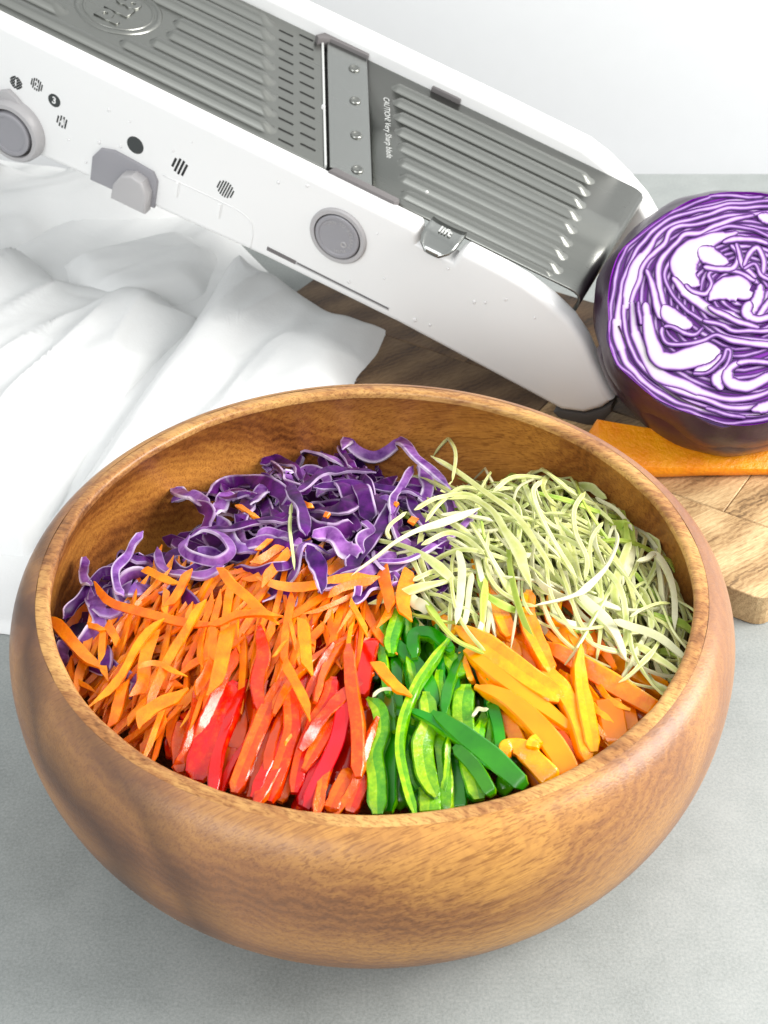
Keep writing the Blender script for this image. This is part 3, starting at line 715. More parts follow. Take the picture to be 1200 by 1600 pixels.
leaves = [
    HI([(1190, 70), (860, 62), (800, 82), (660, 132), (520, 202), (420, 262), (320, 350), (240, 440), (190, 560), (160, 700), (148, 880)], [(140, 150), (145, 300), (205, 420), (330, 540), (480, 655), (600, 712), (760, 772), (900, 812), (1040, 815), (1300, 760)], [20, 24, 22, 20]),
    HI([(1250, 95), (1000, 112), (850, 140), (700, 165), (560, 217), (440, 290), (350, 390), (280, 500), (225, 640), (205, 800), (195, 890)], [(188, 150), (200, 280), (255, 410), (370, 540), (500, 622), (640, 692), (800, 740), (1000, 772), (1250, 740)], [24, 26, 30, 24, 60, 40, 26, 28]),
    HI([(1250, 132), (950, 150), (800, 185), (620, 240), (520, 285), (450, 345), (390, 430), (330, 510), (280, 650), (250, 800)], [(237, 30), (240, 150), (285, 310), (350, 420), (450, 515), (580, 590), (720, 635), (860, 690), (1000, 722), (1120, 702), (1300, 680)], [26, 30, 34, 60, 34, 28, 40, 34, 30]),
    HI([(1250, 165), (1080, 190), (900, 205), (760, 245), (620, 268), (548, 310), (510, 390), (440, 445), (385, 500), (335, 640), (290, 770)], [(290, 20), (302, 160), (345, 290), (405, 410), (470, 490), (600, 545), (760, 610), (900, 645), (1040, 652), (1250, 590)], [26, 28, 34, 34, 30, 50, 74, 40, 30]),
    HT([(1130, 195), (1250, 225)], [50, 70]),
    HT([(1110, 192), (960, 225), (860, 262), (770, 312), (660, 318), (600, 370), (540, 430), (480, 510), (470, 640), (500, 760), (545, 880)], [24, 36, 34, 40, 30, 44, 40, 30]),
    HI([(1250, 355), (1080, 290), (940, 262), (830, 312), (700, 372), (600, 432), (525, 540), (522, 640), (570, 740), (660, 835)], [(690, 85), (800, 150), (880, 205), (1000, 245), (1250, 262)], [22, 26, 22, 24, 26, 30]),
    HT([(1000, 300), (900, 335), (800, 375), (690, 440), (640, 520), (650, 600), (720, 655), (748, 672)], [24, 50, 84, 125, 140, 120, 60, 24]),
    HT([(730, 420), (790, 455), (860, 490), (945, 510)], [100, 105, 80, 40]),
    HT([(560, 610), (640, 705), (720, 775), (850, 845), (960, 872), (1040, 905)], [30, 50, 54, 50, 50, 40]),
    HT([(645, 655), (700, 712), (780, 722), (822, 660), (805, 595), (860, 562), (1000, 572), (1085, 625), (1115, 640)], [28, 34, 30, 26, 26, 28, 34, 30]),
    HT([(800, 772), (850, 730), (920, 692), (1010, 690), (1070, 720), (1112, 714)], [24, 70, 135, 140, 76, 24]),
    HT([(895, 385), (980, 352), (1100, 362), (1210, 395)], [30, 40, 36, 30]),
    HT([(760, 540), (850, 552), (970, 545), (1000, 460), (950, 392)], [40, 36, 34, 32, 28]),
    HT([(985, 375), (1020, 500), (1060, 560), (1115, 622)], [28, 36, 32, 22]),
    HT([(1035, 540), (1085, 445), (1130, 420), (1172, 500), (1168, 590)], [24, 38, 38, 34, 24]),
    HT([(1035, 555), (1110, 522), (1145, 590), (1220, 632)], [24, 24, 26, 24]),
    HT([(1155, 655), (1135, 760), (1085, 850), (1110, 920)], [40, 60, 54, 40]),
    HT([(1250, 740), (1190, 800), (1130, 890)], [50, 44, 34]),
    HT([(385, 560), (430, 700), (465, 830), (500, 890)], [30, 44, 46, 40]),
    IT([(500, 20), (540, 80), (620, 140), (700, 165)], [50, 90, 80, 40]),
    IT([(372, 0), (392, 150), (425, 280), (455, 370), (540, 408), (680, 378), (790, 352), (860, 338), (885, 332)], [44, 52, 68, 86, 88, 105, 135, 84, 36]),
    IT([(700, 480), (780, 455), (850, 420), (890, 360)], [50, 50, 40, 28]),
    IT([(490, 175), (488, 225), (525, 290), (640, 292), (760, 262), (860, 230), (1000, 272), (1250, 295)], [26, 26, 26, 28, 28, 26, 40, 40]),
    IT([(500, 175), (560, 175), (640, 215), (720, 222), (775, 180)], [22, 24, 28, 24, 18]),
    IT([(690, 490), (800, 478), (890, 410), (925, 330), (950, 350), (912, 450), (862, 520), (900, 595)], [20, 22, 24, 26, 24, 26, 56, 40]),
    IT([(1010, 410), (940, 460), (945, 540), (1040, 572), (1150, 525), (1250, 470)], [44, 46, 60, 56, 52, 46]),
    IT([(980, 425), (1090, 408), (1250, 420)], [40, 34, 34]),
    IT([(765, 132), (900, 172), (1000, 205), (1250, 195)], [26, 30, 28, 28]),
    IT([(790, 35), (900, 95), (1040, 155), (1150, 180)], [24, 40, 36, 26]),
    IT([(1080, 0), (1060, 80), (1130, 125), (1250, 100)], [50, 54, 44, 40]),
    IT([(1090, 735), (1160, 715), (1300, 690)], [30, 56, 60]),
    IT([(780, 722), (860, 745), (960, 775), (1060, 790)], [18, 24, 24, 16]),
    IT([(330, 0), (335, 80), (350, 170)], [22, 26, 16]),
]
_o = [headpt(*p) for p in leaves[0][0]]; _oa = [(math.atan2(p[1], p[0]) % (2 * math.pi), math.hypot(p[0], p[1]) + .16) for p in _o]
_oa.sort(); _A = [a for a, _ in _oa]; _B = [b for _, b in _oa]
def rimr(a): return float(np.interp(a % (2 * math.pi), [_A[0] - 1.2] + _A + [_A[-1] + 1.2], [6.6] + _B + [6.6]))
def head_body():
    vs_, fs = [], []; n = 96; m = 44
    t0 = math.acos(cut / HR)
    for j in range(m + 1):
        t = t0 + (math.pi - t0) * j / m
        for i in range(n):
            a = 2 * math.pi * i / n
            d = Vector((math.sin(t) * math.cos(a), math.sin(t) * math.sin(a), math.cos(t)))
            r = HR * (1 + .035 * noise.noise(d * 1.6 + Vector((3, 1, 7))) + .012 * noise.noise(d * 5))
            # leaf veins: soft radial pleats that fade near the cut
            r *= 1 + .012 * math.sin(a * 7 + 2 * noise.noise(d * 2)) * math.sin(t)
            p = d * r; fr = max(0.0, 1 - j / (13 + 12 * max(0, math.sin(a)))) ** 1.3
            k_ = 1 + (rimr(a) / (HR * math.sin(t0)) - 1) * fr
            p.x *= k_; p.y *= k_
            if j == 0: p.z = cut
            vs_.append(p * S)
    for j in range(m):
        for i in range(n):
            i2 = (i + 1) % n; fs.append((j * n + i, (j + 1) * n + i, (j + 1) * n + i2, j * n + i2))
    k = len(vs_); vs_.append(Vector((0, 0, (cut - .18) * S)))
    ring0 = len(vs_)
    for i in range(n): v = vs_[i]; vs_.append(Vector((v.x * .985, v.y * .985, (cut - .18) * S)))
    for i in range(n):
        i2 = (i + 1) % n; fs.append((i, i2, ring0 + i2, ring0 + i)); fs.append((ring0 + i, ring0 + i2, k))
    return vs_, fs, n * m
v_, f_, nb_ = head_body()
def skin_mat():
    m, nt, b = newmat('red_cabbage_skin'); v = coords(nt)
    n1 = tex_noise(nt, v, 22, 5, .6, .4); n2 = tex_noise(nt, v, 160, 4, .7)
    c = ramp(nt, [(.3, (.012, .003, .014)), (.55, (.030, .007, .034)), (.75, (.075, .03, .08))], mth(nt, 'MULTIPLY_ADD', n1, .7, mth(nt, 'MULTIPLY', n2, .3))).outputs[0]
    nt.links.new(c, b.inputs['Base Color']); b.inputs['Roughness'].default_value = .28; b.inputs['Specular IOR Level'].default_value = .4
    bump(nt, b, n1, .35, .003); return m
M['head_skin'] = skin_mat()
me = mesh_from('head_core', v_, f_, None, [0 if i < nb_ else 1 for i in range(len(f_))])
link('outer_leaves', me, [M['head_skin'], M['head_gap']], head, angle=50)
# two loose outer leaves wrapping the underside
for a0, a1, t1, rr, sd in ((R(195), R(300), 2.5, 1.022, 3), (R(285), R(385), 2.35, 1.03, 8)):
    vs_, fs = [], []; n, m = 26, 20; t0 = math.acos(cut / HR) + .02
    for j in range(m + 1):
        for i in range(n + 1):
            u = i / n; a = a0 + (a1 - a0) * u
            tt = t0 + (t1 - t0) * (j / m) * (.65 + .35 * math.sin(math.pi * u))
            d = Vector((math.sin(tt) * math.cos(a), math.sin(tt) * math.sin(a), math.cos(tt)))
            r = HR * rr * (1 + .035 * noise.noise(d * 1.6 + Vector((3, 1, 7))) + .014 * noise.noise(d * 4 + Vector((sd, 0, 0))))
            vs_.append(d * r * S)
    for j in range(m):
        for i in range(n):
            k = j * (n + 1) + i; fs.append((k, k + n + 1, k + n + 2, k + 1))
    o = link('loose_leaf', mesh_from('loose_leaf', vs_, fs), M['head_skin'], head)
    s_ = o.modifiers.new('t', 'SOLIDIFY'); s_.thickness = .0011; s_.offset = 1
def leaf_layer(P, W, i):
    n = len(P); P = np.array(P); cen = P.mean(0); T = np.gradient(P, axis=0); T /= np.linalg.norm(T, axis=1, keepdims=True) + 1e-9
    arc = np.concatenate([[0], np.cumsum(np.linalg.norm(np.diff(P, axis=0), axis=1))])
    vs_, fs, uv = [], [], []
    for k in range(n):
        b2 = np.cross(T[k], [0, 0, 1.]); b2 /= np.linalg.norm(b2) + 1e-9
        s_ = k / (n - 1); q1 = min(1.0, min(arc[k], arc[-1] - arc[k]) / (W[k] * .6 + .01)); e = max(.12, math.sqrt(1 - (1 - q1) ** 2))
        h = W[k] * .5 * e; h *= 1 + .10 * noise.noise(Vector((s_ * 14, i * 2.3, 0)))
        m1, m2 = min(.03, .3 * h), min(.2, .65 * h)
        for x, z, d in ((-h, -.25, 0), (-h, .04, 0), (-h + m1, .049, m1), (-h + m2, .0495, m2), (0, .05, h), (h - m2, .0495, m2), (h - m1, .049, m1), (h, .04, 0), (h, -.25, 0)):
            vs_.append((P[k] - cen + b2 * x + np.array([0, 0, z])) * S); uv.append((min(d * 4.2, 1.0), s_))
    c = 9; faces, uvs = [], []
    for k in range(n - 1):
        for q_ in range(c - 1):
            f = (k * c + q_, k * c + q_ + 1, (k + 1) * c + q_ + 1, (k + 1) * c + q_); faces.append(f); uvs += [uv[v] for v in f]
    for k, o_ in ((0, 1), (n - 1, -1)):
        f = tuple(k * c + q_ for q_ in range(c))[::-o_]; faces.append(f); uvs += [(0, 0)] * c
    link('leaf_layer', mesh_from('leaf_layer', vs_, faces, uvs), M['head_leaf'], head, Vector(cen) * S, angle=25)
for k in range(17):          # thin inner layers that show between the thick ribs
    r0 = .965 - .053 * k
    P = []
    for a in np.linspace(R(2), R(358), 90):
        rr = rimr(a) * r0 * (1 + .035 * noise.noise(Vector((2.2 * math.cos(a), 2.2 * math.sin(a), k * 1.7))) + .012 * noise.noise(Vector((7 * math.cos(a), 7 * math.sin(a), k))))
        P.append(np.array([rr * math.cos(a), rr * math.sin(a), cut - .20 + .0045 * k]))
    leaf_layer(P, [.27 + .14 * noise.noise(Vector((k, q_ * .15, 0))) for q_ in range(90)], 80 + k)
for i, (pts, w) in enumerate(leaves):
    P = catmull([headpt(*p) for p in pts], max(30, 9 * len(pts)))
    W = np.interp(np.linspace(0, 1, len(P)), np.linspace(0, 1, len(w)), w) / 4.286 / 28.6
    W = W * np.where(W > .4, 1.32, 1.08) + .065
    P = [p + np.array([.10 * noise.noise(Vector(p) * 1.1), .10 * noise.noise(Vector(p) * .9 + Vector((9, 0, 0))), -.12 + .0045 * i]) for p in P]
    leaf_layer(P, list(W), i)
# the right-hand half of the face, beyond the frame: nested layers that close the rings
for k in range(9):
    r0 = 6.3 - .55 * k
    P = [np.array([r0 * math.cos(a) * (1 + .05 * math.sin(3 * a + k)), r0 * math.sin(a) * (1 + .04 * math.sin(4 * a + 2 * k)), cut - .1 + .008 * k]) for a in np.linspace(R(-62), R(62), 40)]
    P = [p for p in P if p[0] > 2.1]
    if len(P) > 6: leaf_layer(P, [.44] * len(P), 50 + k)

# ================================================================== WHOLE CARROT ON THE BOARD
A = np.array([11.2, 18.9, 1.8]); B2 = np.array([31.0, 18.6, 1.8])
nseg, nr_ = 40, 28; vs_, fs = [], []
for i in range(nseg + 1):
    s = i / nseg; r = 1.75 * (1 - s) ** 1.3 + .2 * s
    r *= min(1.0, .35 + s * 14) if s < .05 else 1
    r *= math.sqrt(max(.02, (1 - s) / .06)) if s > .94 else 1
    ax = A + (B2 - A) * s + np.array([0, .25 * math.sin(3 * s), 0])
    for k in range(nr_):
        a = 2 * math.pi * k / nr_; rr = r * (1 + .03 * noise.noise(Vector((s * 9, math.cos(a), math.sin(a)))))
        y, z = rr * math.cos(a), rr * math.sin(a)
        # shaved flat along the upper front by the slicer
        fl = .5 * r; dd = -y * .55 + z * .83
        if dd > fl: y += (dd - fl) * .55; z -= (dd - fl) * .83
        vs_.append(np.array([ax[0], ax[1] + y, 1.8 + r * .97 + z]) * S)
for i in range(nseg):
    for k in range(nr_):
        k2 = (k + 1) % nr_; fs.append((i * nr_ + k, (i + 1) * nr_ + k, (i + 1) * nr_ + k2, i * nr_ + k2))
fs.append(tuple(range(nr_))); fs.append(tuple(nseg * nr_ + k for k in range(nr_))[::-1])
M['carrot_whole'] = veg('peeled_carrot', [(.3, (.86, .27, .03)), (.6, (.93, .40, .08)), (.8, (.95, .50, .14))], .42, .1, 60, (350, .8, .0012), hue=0, val=0)
tag(link('carrot', mesh_from('carrot', vs_, fs), M['carrot_whole'], angle=40), 'long peeled carrot lying on the board under the cabbage head', 'carrot')

# ================================================================== VEGETABLES IN THE BOWL
CROP = {'A': (80, 660), 'B': (400, 650), 'C': (700, 700), 'E': (60, 880), 'F': (360, 920), 'G': (660, 880)}
def stroke3(crop, uv, lift, n):
    x0, y0 = CROP[crop]
    base = catmull([np.array(p, float) for p in uv], n)
    if not hasattr(lift, '__len__'): lift = [lift, lift]
    lf = np.interp(np.linspace(0, 1, n), np.linspace(0, 1, len(lift)), lift)
    return [onm(x0 + p[0] / 3, y0 + p[1] / 3, h) for p, h in zip(base, lf)]
def wcm(w3, P):            # crop pixels across -> centimetres at that distance
    return w3 / 3 * depth(P) / FPX
cnt = [0]
def add_strip(name, pts, w, th, mat, label, cat, group, section, **kw):
    cnt[0] += 1
    me, cen = sweep(name, pts, w, th, section, seed=cnt[0], **kw)
    o = link(name, me, mat, None, Vector(cen) * S, angle=42 if section in ('box', 'flat') else 32)
    return tag(o, label, cat, group)
def widths(w, n, P):
    w = w if hasattr(w, '__len__') else [w, w]
    return [wcm(x, p) for x, p in zip(np.interp(np.linspace(0, 1, n), np.linspace(0, 1, len(w)), w), P)]

# ---- pepper strips
def pepper(colour, crop, uv, w, lift, label, face='flesh', th=.42, roll=0.0, taper=(.10, .06)):
    n = 10 + 6 * len(uv); P = stroke3(crop, uv, lift, n)
    W = widths(w, n, P)
    rl = [roll + .25 * math.sin(2.2 * i / n + cnt[0]) for i in range(n)]
    if colour == 'green' and face == 'side' and cnt[0] % 2: face = 'skin'
    sk = {'flesh': ((5, 6, 7), (3,)), 'skin': ((1, 2, 3, 4), ()), 'side': ((4, 5, 6), (0, 1))}[face]
    add_strip(colour + '_pepper_strip', P, W, th, [M[colour + '_flesh'], M[colour + '_skin'], M[colour + '_pith']], label, 'pepper strip', colour + ' pepper strips in the bowl', 'round', roll=rl, taper=taper, bumpy=.12 if face != 'skin' else .05, skin=sk)
r_ = 'red'
RED = [
    ('E', [(690, 700), (720, 760), (745, 830)], 70, .0, 'short red pepper strip half hidden under carrot shreds at the left', 'flesh'),
    ('E', [(675, 745), (652, 850), (668, 985)], 64, .2, 'leftmost red pepper strip, short, standing against the bowl rim', 'side'),
    ('E', [(1000, 560), (965, 700), (900, 860), (880, 960)], 85, .0, 'dark red pepper strip with glossy skin behind the broad striped strip', 'skin'),
    ('E', [(905, 860), (885, 960), (880, 1050)], 70, .1, 'short orange-red pepper strip wedged against the front rim', 'flesh'),
    ('E', [(925, 560), (850, 680), (790, 860), (745, 1020)], [90, 140, 150, 120], .45, 'broad red pepper strip with a pale line down its skin', 'side'),
    ('E', [(1090, 700), (1070, 850), (1040, 1000), (1030, 1060)], 76, .1, 'narrow red pepper strip in the gap right of the long matte strip', 'flesh'),
    ('F', [(390, 380), (385, 480), (370, 600), (330, 720)], 85, .15, 'red pepper strip whose top end lies under the carrot shreds', 'flesh'),
    ('F', [(335, 590), (330, 700), (290, 860), (230, 1000)], 60, .2, 'thin dark red pepper strip between two orange-red ones', 'side'),
    ('F', [(240, 430), (160, 590), (85, 780), (20, 960)], [60, 80, 80, 80], .65, 'long matte red pepper strip slanting down to the front rim', 'flesh'),
    ('F', [(265, 410), (285, 540), (290, 670), (245, 820), (180, 1000)], [60, 80, 85, 80], .55, 'wavy orange-red pepper strip bent in the middle', 'flesh'),
    ('F', [(485, 420), (465, 510), (400, 630), (340, 780), (300, 960)], 72, .5, 'red pepper strip with a wet glittering top end', 'flesh'),
    ('F', [(470, 650), (440, 760), (390, 880), (330, 1020)], 66, .35, 'red pepper strip just left of the strip with the white glare', 'skin'),
    ('F', [(545, 490), (525, 600), (495, 720), (430, 860), (350, 1030)], 74, .6, 'glossy red pepper strip with a white glare along its skin', 'skin'),
    ('F', [(625, 560), (655, 640), (640, 760), (600, 860)], 70, .0, 'dark red pepper strip deep beside the first green strip', 'skin'),
    ('F', [(655, 780), (620, 880), (560, 1050)], 84, .3, 'orange-red pepper strip touching the green pepper at the front rim', 'flesh'),
    ('F', [(560, 850), (510, 950), (470, 1050)], 76, .35, 'short wet red pepper strip low at the front rim', 'flesh'),
    ('F', [(555, 265), (568, 450), (598, 650), (600, 885)], [50, 66, 66, 62], .8, 'straight red pepper strip lying on top, right of the heap', 'side'),
    ('F', [(668, 240), (640, 350), (612, 500)], 72, .55, 'red pepper strip with a white pith end beside the green peppers', 'skin'),
    ('E', [(1040, 300), (1055, 430), (1025, 560), (1035, 690)], [40, 70, 70, 50], .8, 'orange-red pepper strip reaching up into the carrot shreds', 'side'),
    ('F', [(20, 430), (20, 520), (40, 640), (10, 760)], 80, .1, 'deep red pepper strip behind the long matte strip', 'skin'),
    ('F', [(180, 640), (150, 780), (120, 930), (110, 1000)], 74, .25, 'dull red pepper strip between the long matte and the wavy strip', 'side'),
    ('F', [(430, 560), (440, 640), (380, 760), (300, 900)], 70, .1, 'red pepper strip deep in the middle of the red heap', 'skin'),
]
for crop, uv, w, lf, lab, fc in RED: pepper('red', crop, uv, w, lf, lab, fc)
GREEN = [
    ('F', [(735, 110), (712, 220), (720, 350), (738, 500)], [30, 46, 46, 40], .35, 'thin pale green pepper strip at the left edge of the green heap', 'side'),
    ('F', [(805, 75), (785, 150), (755, 240), (752, 310)], [40, 72, 70, 50], .6, 'green pepper strip with a rounded leaf-like tip pointing up', 'flesh'),
    ('F', [(835, 140), (870, 190), (930, 235)], 60, .25, 'short green pepper strip half under the hooked one', 'skin'),
    ('F', [(760, 235), (820, 310), (880, 375), (930, 470), (945, 570)], [40, 75, 80, 70], .4, 'dark green pepper strip slanting under the thin curved strip', 'side'),
    ('F', [(865, 330), (860, 225), (930, 212), (1000, 258), (1040, 300)], [60, 60, 62, 50], .65, 'green pepper strip curled into a hook at the top of the heap', 'skin'),
    ('F', [(770, 310), (780, 450), (795, 600)], 54, .1, 'green pepper strip in the gap left of the thin curved strip', 'side'),
    ('F', [(720, 460), (735, 600), (745, 800), (740, 1050)], 80, .0, 'dark green pepper strip behind the lumpy one next to the red', 'skin'),
    ('F', [(645, 515), (700, 570), (712, 670), (675, 780), (690, 900), (690, 1060)], [40, 70, 84, 90, 96, 96], .55, 'lumpy green pepper strip next to the red strips', 'flesh'),
    ('F', [(990, 370), (980, 450), (1005, 580), (1010, 700)], [30, 50, 56, 50], .3, 'bright green pepper edge showing between two dark strips', 'flesh'),
    ('F', [(1035, 400), (1045, 520), (1060, 680)], 74, .1, 'dark green pepper strip behind the broad pale one', 'skin'),
    ('F', [(915, 490), (925, 620), (895, 740), (915, 880), (965, 980)], [80, 90, 105, 105, 50], .6, 'broad lumpy green pepper strip with pale flesh and pointed lower end', 'flesh'),
    ('F', [(920, 930), (930, 990), (935, 1060)], 105, .3, 'pale green pepper end under the pointed strip at the rim', 'flesh'),
    ('F', [(960, 650), (1005, 850), (1012, 1050)], 70, .25, 'mid green pepper strip standing upright at the front rim', 'side'),
    ('F', [(1060, 760), (1060, 900), (1070, 1040)], 90, .0, 'dark green pepper strip deep below the shiny crossing strips', 'skin'),
    ('G', [(205, 575), (190, 690), (205, 850), (230, 970), (265, 1110)], [100, 105, 100, 110], .5, 'broad pale green pepper strip with knobbly flesh', 'flesh'),
    ('G', [(325, 650), (350, 770), (360, 890)], 60, .3, 'narrow green pepper strip with a bright edge beside the orange peppers', 'side'),
    ('G', [(80, 420), (140, 480), (170, 540)], 90, .3, 'pale green pepper lump under the orange strips', 'flesh'),
    ('G', [(-70, 690), (60, 750), (200, 845), (330, 960)], [30, 50, 60, 50], .85, 'thin shiny dark green strip crossing to the left', 'skin'),
    ('G', [(45, 700), (180, 800), (340, 920), (485, 1050)], [50, 90, 105, 80], 1.0, 'wide shiny dark green strip lying across the others', 'skin'),
    ('G', [(150, 860), (250, 960), (330, 1090)], [60, 70, 60], .8, 'shiny green strip folded below the wide crossing one', 'skin'),
    ('F', [(1022, 240), (930, 370), (862, 480), (812, 620), (795, 760), (825, 920), (865, 1060)], [36, 46, 46, 46, 46], 1.0, 'long thin green pepper strip curving like a bow on top', 'flesh'),
    ('F', [(860, 560), (850, 700), (850, 900), (880, 1050)], 70, .0, 'dark green pepper strip deep under the bow-shaped one', 'skin'),
]
for crop, uv, w, lf, lab, fc in GREEN: pepper('green', crop, uv, w, lf, lab, fc, th=.42)
ORANGE = [
    ('G', [(830, 430), (980, 510), (1150, 610)], 90, .2, 'deep orange pepper strip farthest right against the rim', 'skin'),
    ('G', [(930, 620), (960, 730), (970, 810)], 90, .0, 'dark orange pepper strip in the shade of the right rim', 'skin'),
    ('G', [(455, 340), (480, 430), (550, 510)], 95, .25, 'orange pepper strip with red tinged side behind the upright yellow one', 'skin'),
    ('G', [(380, 680), (430, 800), (470, 900)], 80, .1, 'orange pepper strip below, beside the green peppers', 'side'),
    ('G', [(580, 380), (750, 480), (950, 600), (1110, 700)], [60, 90, 95, 80], .5, 'long orange pepper strip running right to the rim', 'side'),
    ('G', [(655, 60), (618, 170), (615, 260), (690, 360), (760, 440)], [70, 80, 84, 80], .6, 'orange pepper strip bent like a knee among the green cabbage', 'side'),
    ('G', [(755, 270), (770, 350), (800, 440)], 85, .45, 'short orange pepper strip standing right of the bent one', 'skin'),
    ('G', [(235, -10), (290, 110), (360, 240), (410, 350)], [40, 80, 90, 80], .7, 'yellow-orange pepper strip reaching up into the white cabbage', 'flesh'),
    ('G', [(50, 250), (110, 285), (160, 330)], 60, .4, 'small pale orange pepper tip at the top of the green peppers', 'flesh'),
    ('G', [(175, 420), (210, 490), (235, 560)], 30, .3, 'thin orange pepper sliver hanging beside the green peppers', 'flesh'),
    ('G', [(395, 370), (430, 400), (440, 460)], 70, .35, 'small yellow pepper piece between two orange strips', 'flesh'),
    ('G', [(610, 770), (680, 880), (725, 980)], 84, .25, 'orange pepper strip low against the front rim', 'skin'),
    ('G', [(865, 640), (880, 720), (905, 870)], [120, 135, 130], .35, 'stubby broad orange pepper strip near the right rim', 'skin'),
    ('G', [(200, 410), (350, 530), (520, 650), (700, 785)], [50, 80, 90, 40], .7, 'orange pepper strip with a pointed end below the broad front one', 'skin'),
    ('G', [(245, 580), (400, 645), (540, 770), (640, 900), (690, 1000)], [40, 100, 115, 110], .75, 'long orange pepper strip with a smooth skin curving to the front rim', 'skin'),
    ('G', [(385, 920), (395, 865), (460, 870), (530, 930), (625, 1030)], [50, 80, 100, 110], .7, 'orange pepper strip with a curled end at the front rim', 'side'),
    ('G', [(545, 830), (520, 850), (510, 880)], 60, .95, 'little triangular orange pepper flap on the curled strip', 'flesh'),
    ('G', [(155, 300), (300, 385), (480, 520), (650, 640)], [50, 110, 115, 90], 1.0, 'broad bright orange pepper strip lying on top at the left', 'flesh'),
    ('G', [(500, 135), (492, 260), (545, 400), (600, 520)], [60, 85, 90, 70], 1.0, 'upright yellow-orange pepper strip in the middle of the heap', 'flesh'),
    ('G', [(560, 480), (650, 600), (720, 740), (775, 930)], [60, 90, 85, 80], .9, 'wet orange pepper strip continuing below the upright one', 'side'),
    ('G', [(740, 385), (730, 500), (755, 650), (805, 890)], [16, 60, 80, 70], 1.1, 'orange pepper strip with a sharp point upward', 'flesh'),
]
for crop, uv, w, lf, lab, fc in ORANGE: pepper('orange', crop, uv, w, lf, lab, fc, th=.48)

def sample_in(poly):
    while True:
        p = (rgp.uniform(min(q[0] for q in poly), max(q[0] for q in poly)), rgp.uniform(min(q[1] for q in poly), max(q[1] for q in poly)))
        if inside(p, poly): return p
def inside(p, poly):
    x, y = p; c = False
    for (x0, y0), (x1, y1) in zip(poly, poly[1:] + poly[:1]):
        if (y0 > y) != (y1 > y) and x < (x1 - x0) * (y - y0) / (y1 - y0) + x0: c = not c
    return c
rgp = random.Random(23)
for colour, poly, ang, cnt_, near in (('red', [(280, 1130), (340, 1070), (440, 1010), (560, 1000), (580, 1060), (565, 1200), (480, 1210), (380, 1190), (300, 1150)], 112, 20, 'carrot shreds'),
                                ('green', [(595, 1060), (600, 970), (640, 970), (700, 1020), (755, 1080), (790, 1150), (790, 1190), (700, 1210), (600, 1210)], 92, 16, 'red strips'),
                                ('orange', [(730, 1010), (790, 950), (880, 960), (950, 1000), (1010, 1070), (950, 1130), (880, 1180), (830, 1180), (790, 1100)], 48, 18, 'white cabbage')):
    for k in range(cnt_):
        x, y = sample_in(poly); a = R(ang + rgp.gauss(0, 9)); ln = rgp.uniform(*((130, 195) if colour == 'red' else (90, 170))); bd = rgp.uniform(-14, 14); n = 24; lf = rgp.uniform(.0, .6) + (.2 if colour == 'red' else 0); wv = rgp.uniform(.25, .5); ph = rgp.uniform(0, 6)
        d = np.array([math.cos(a), math.sin(a)]); e = np.array([-d[1], d[0]])
        P = [onm(*(np.array([x, y]) + d * ln * (t - .5) + e * (bd * (1 - (2 * t - 1) ** 2) + 4 * math.sin(5 * t + ph))), lf + .25 * math.sin(3 * t + ph)) for t in np.linspace(0, 1, n)]
        fc = rgp.choice(('flesh', 'skin', 'side', 'side'))
        lab = {'flesh': 'narrow %s pepper strip with its cut flesh showing', 'skin': 'narrow %s pepper strip lying skin side up', 'side': 'narrow %s pepper strip turned on its side'}[fc] % colour
        lab += (' at the front rim' if y > 1150 else ' close to the ' + near if (y < 1030 or (colour == 'green' and x < 640)) else ' inside the heap')
        add_strip(colour + '_pepper_strip', P, [wv * (1 + .25 * noise.noise(Vector((t * .25, k * 3.3, 1)))) for t in range(n)], .34, [M[colour + '_flesh'], M[colour + '_skin'], M[colour + '_pith']], lab, 'pepper strip', colour + ' pepper strips in the bowl', 'round', roll=[rgp.uniform(-.1, .1) + .5 * math.sin(2.4 * t / n + ph) for t in range(n)], taper=(.16, .12), bumpy=.12, skin={'flesh': ((5, 6, 7), (3,)), 'skin': ((1, 2, 3, 4), ()), 'side': ((4, 5, 6), (0, 1))}[fc])

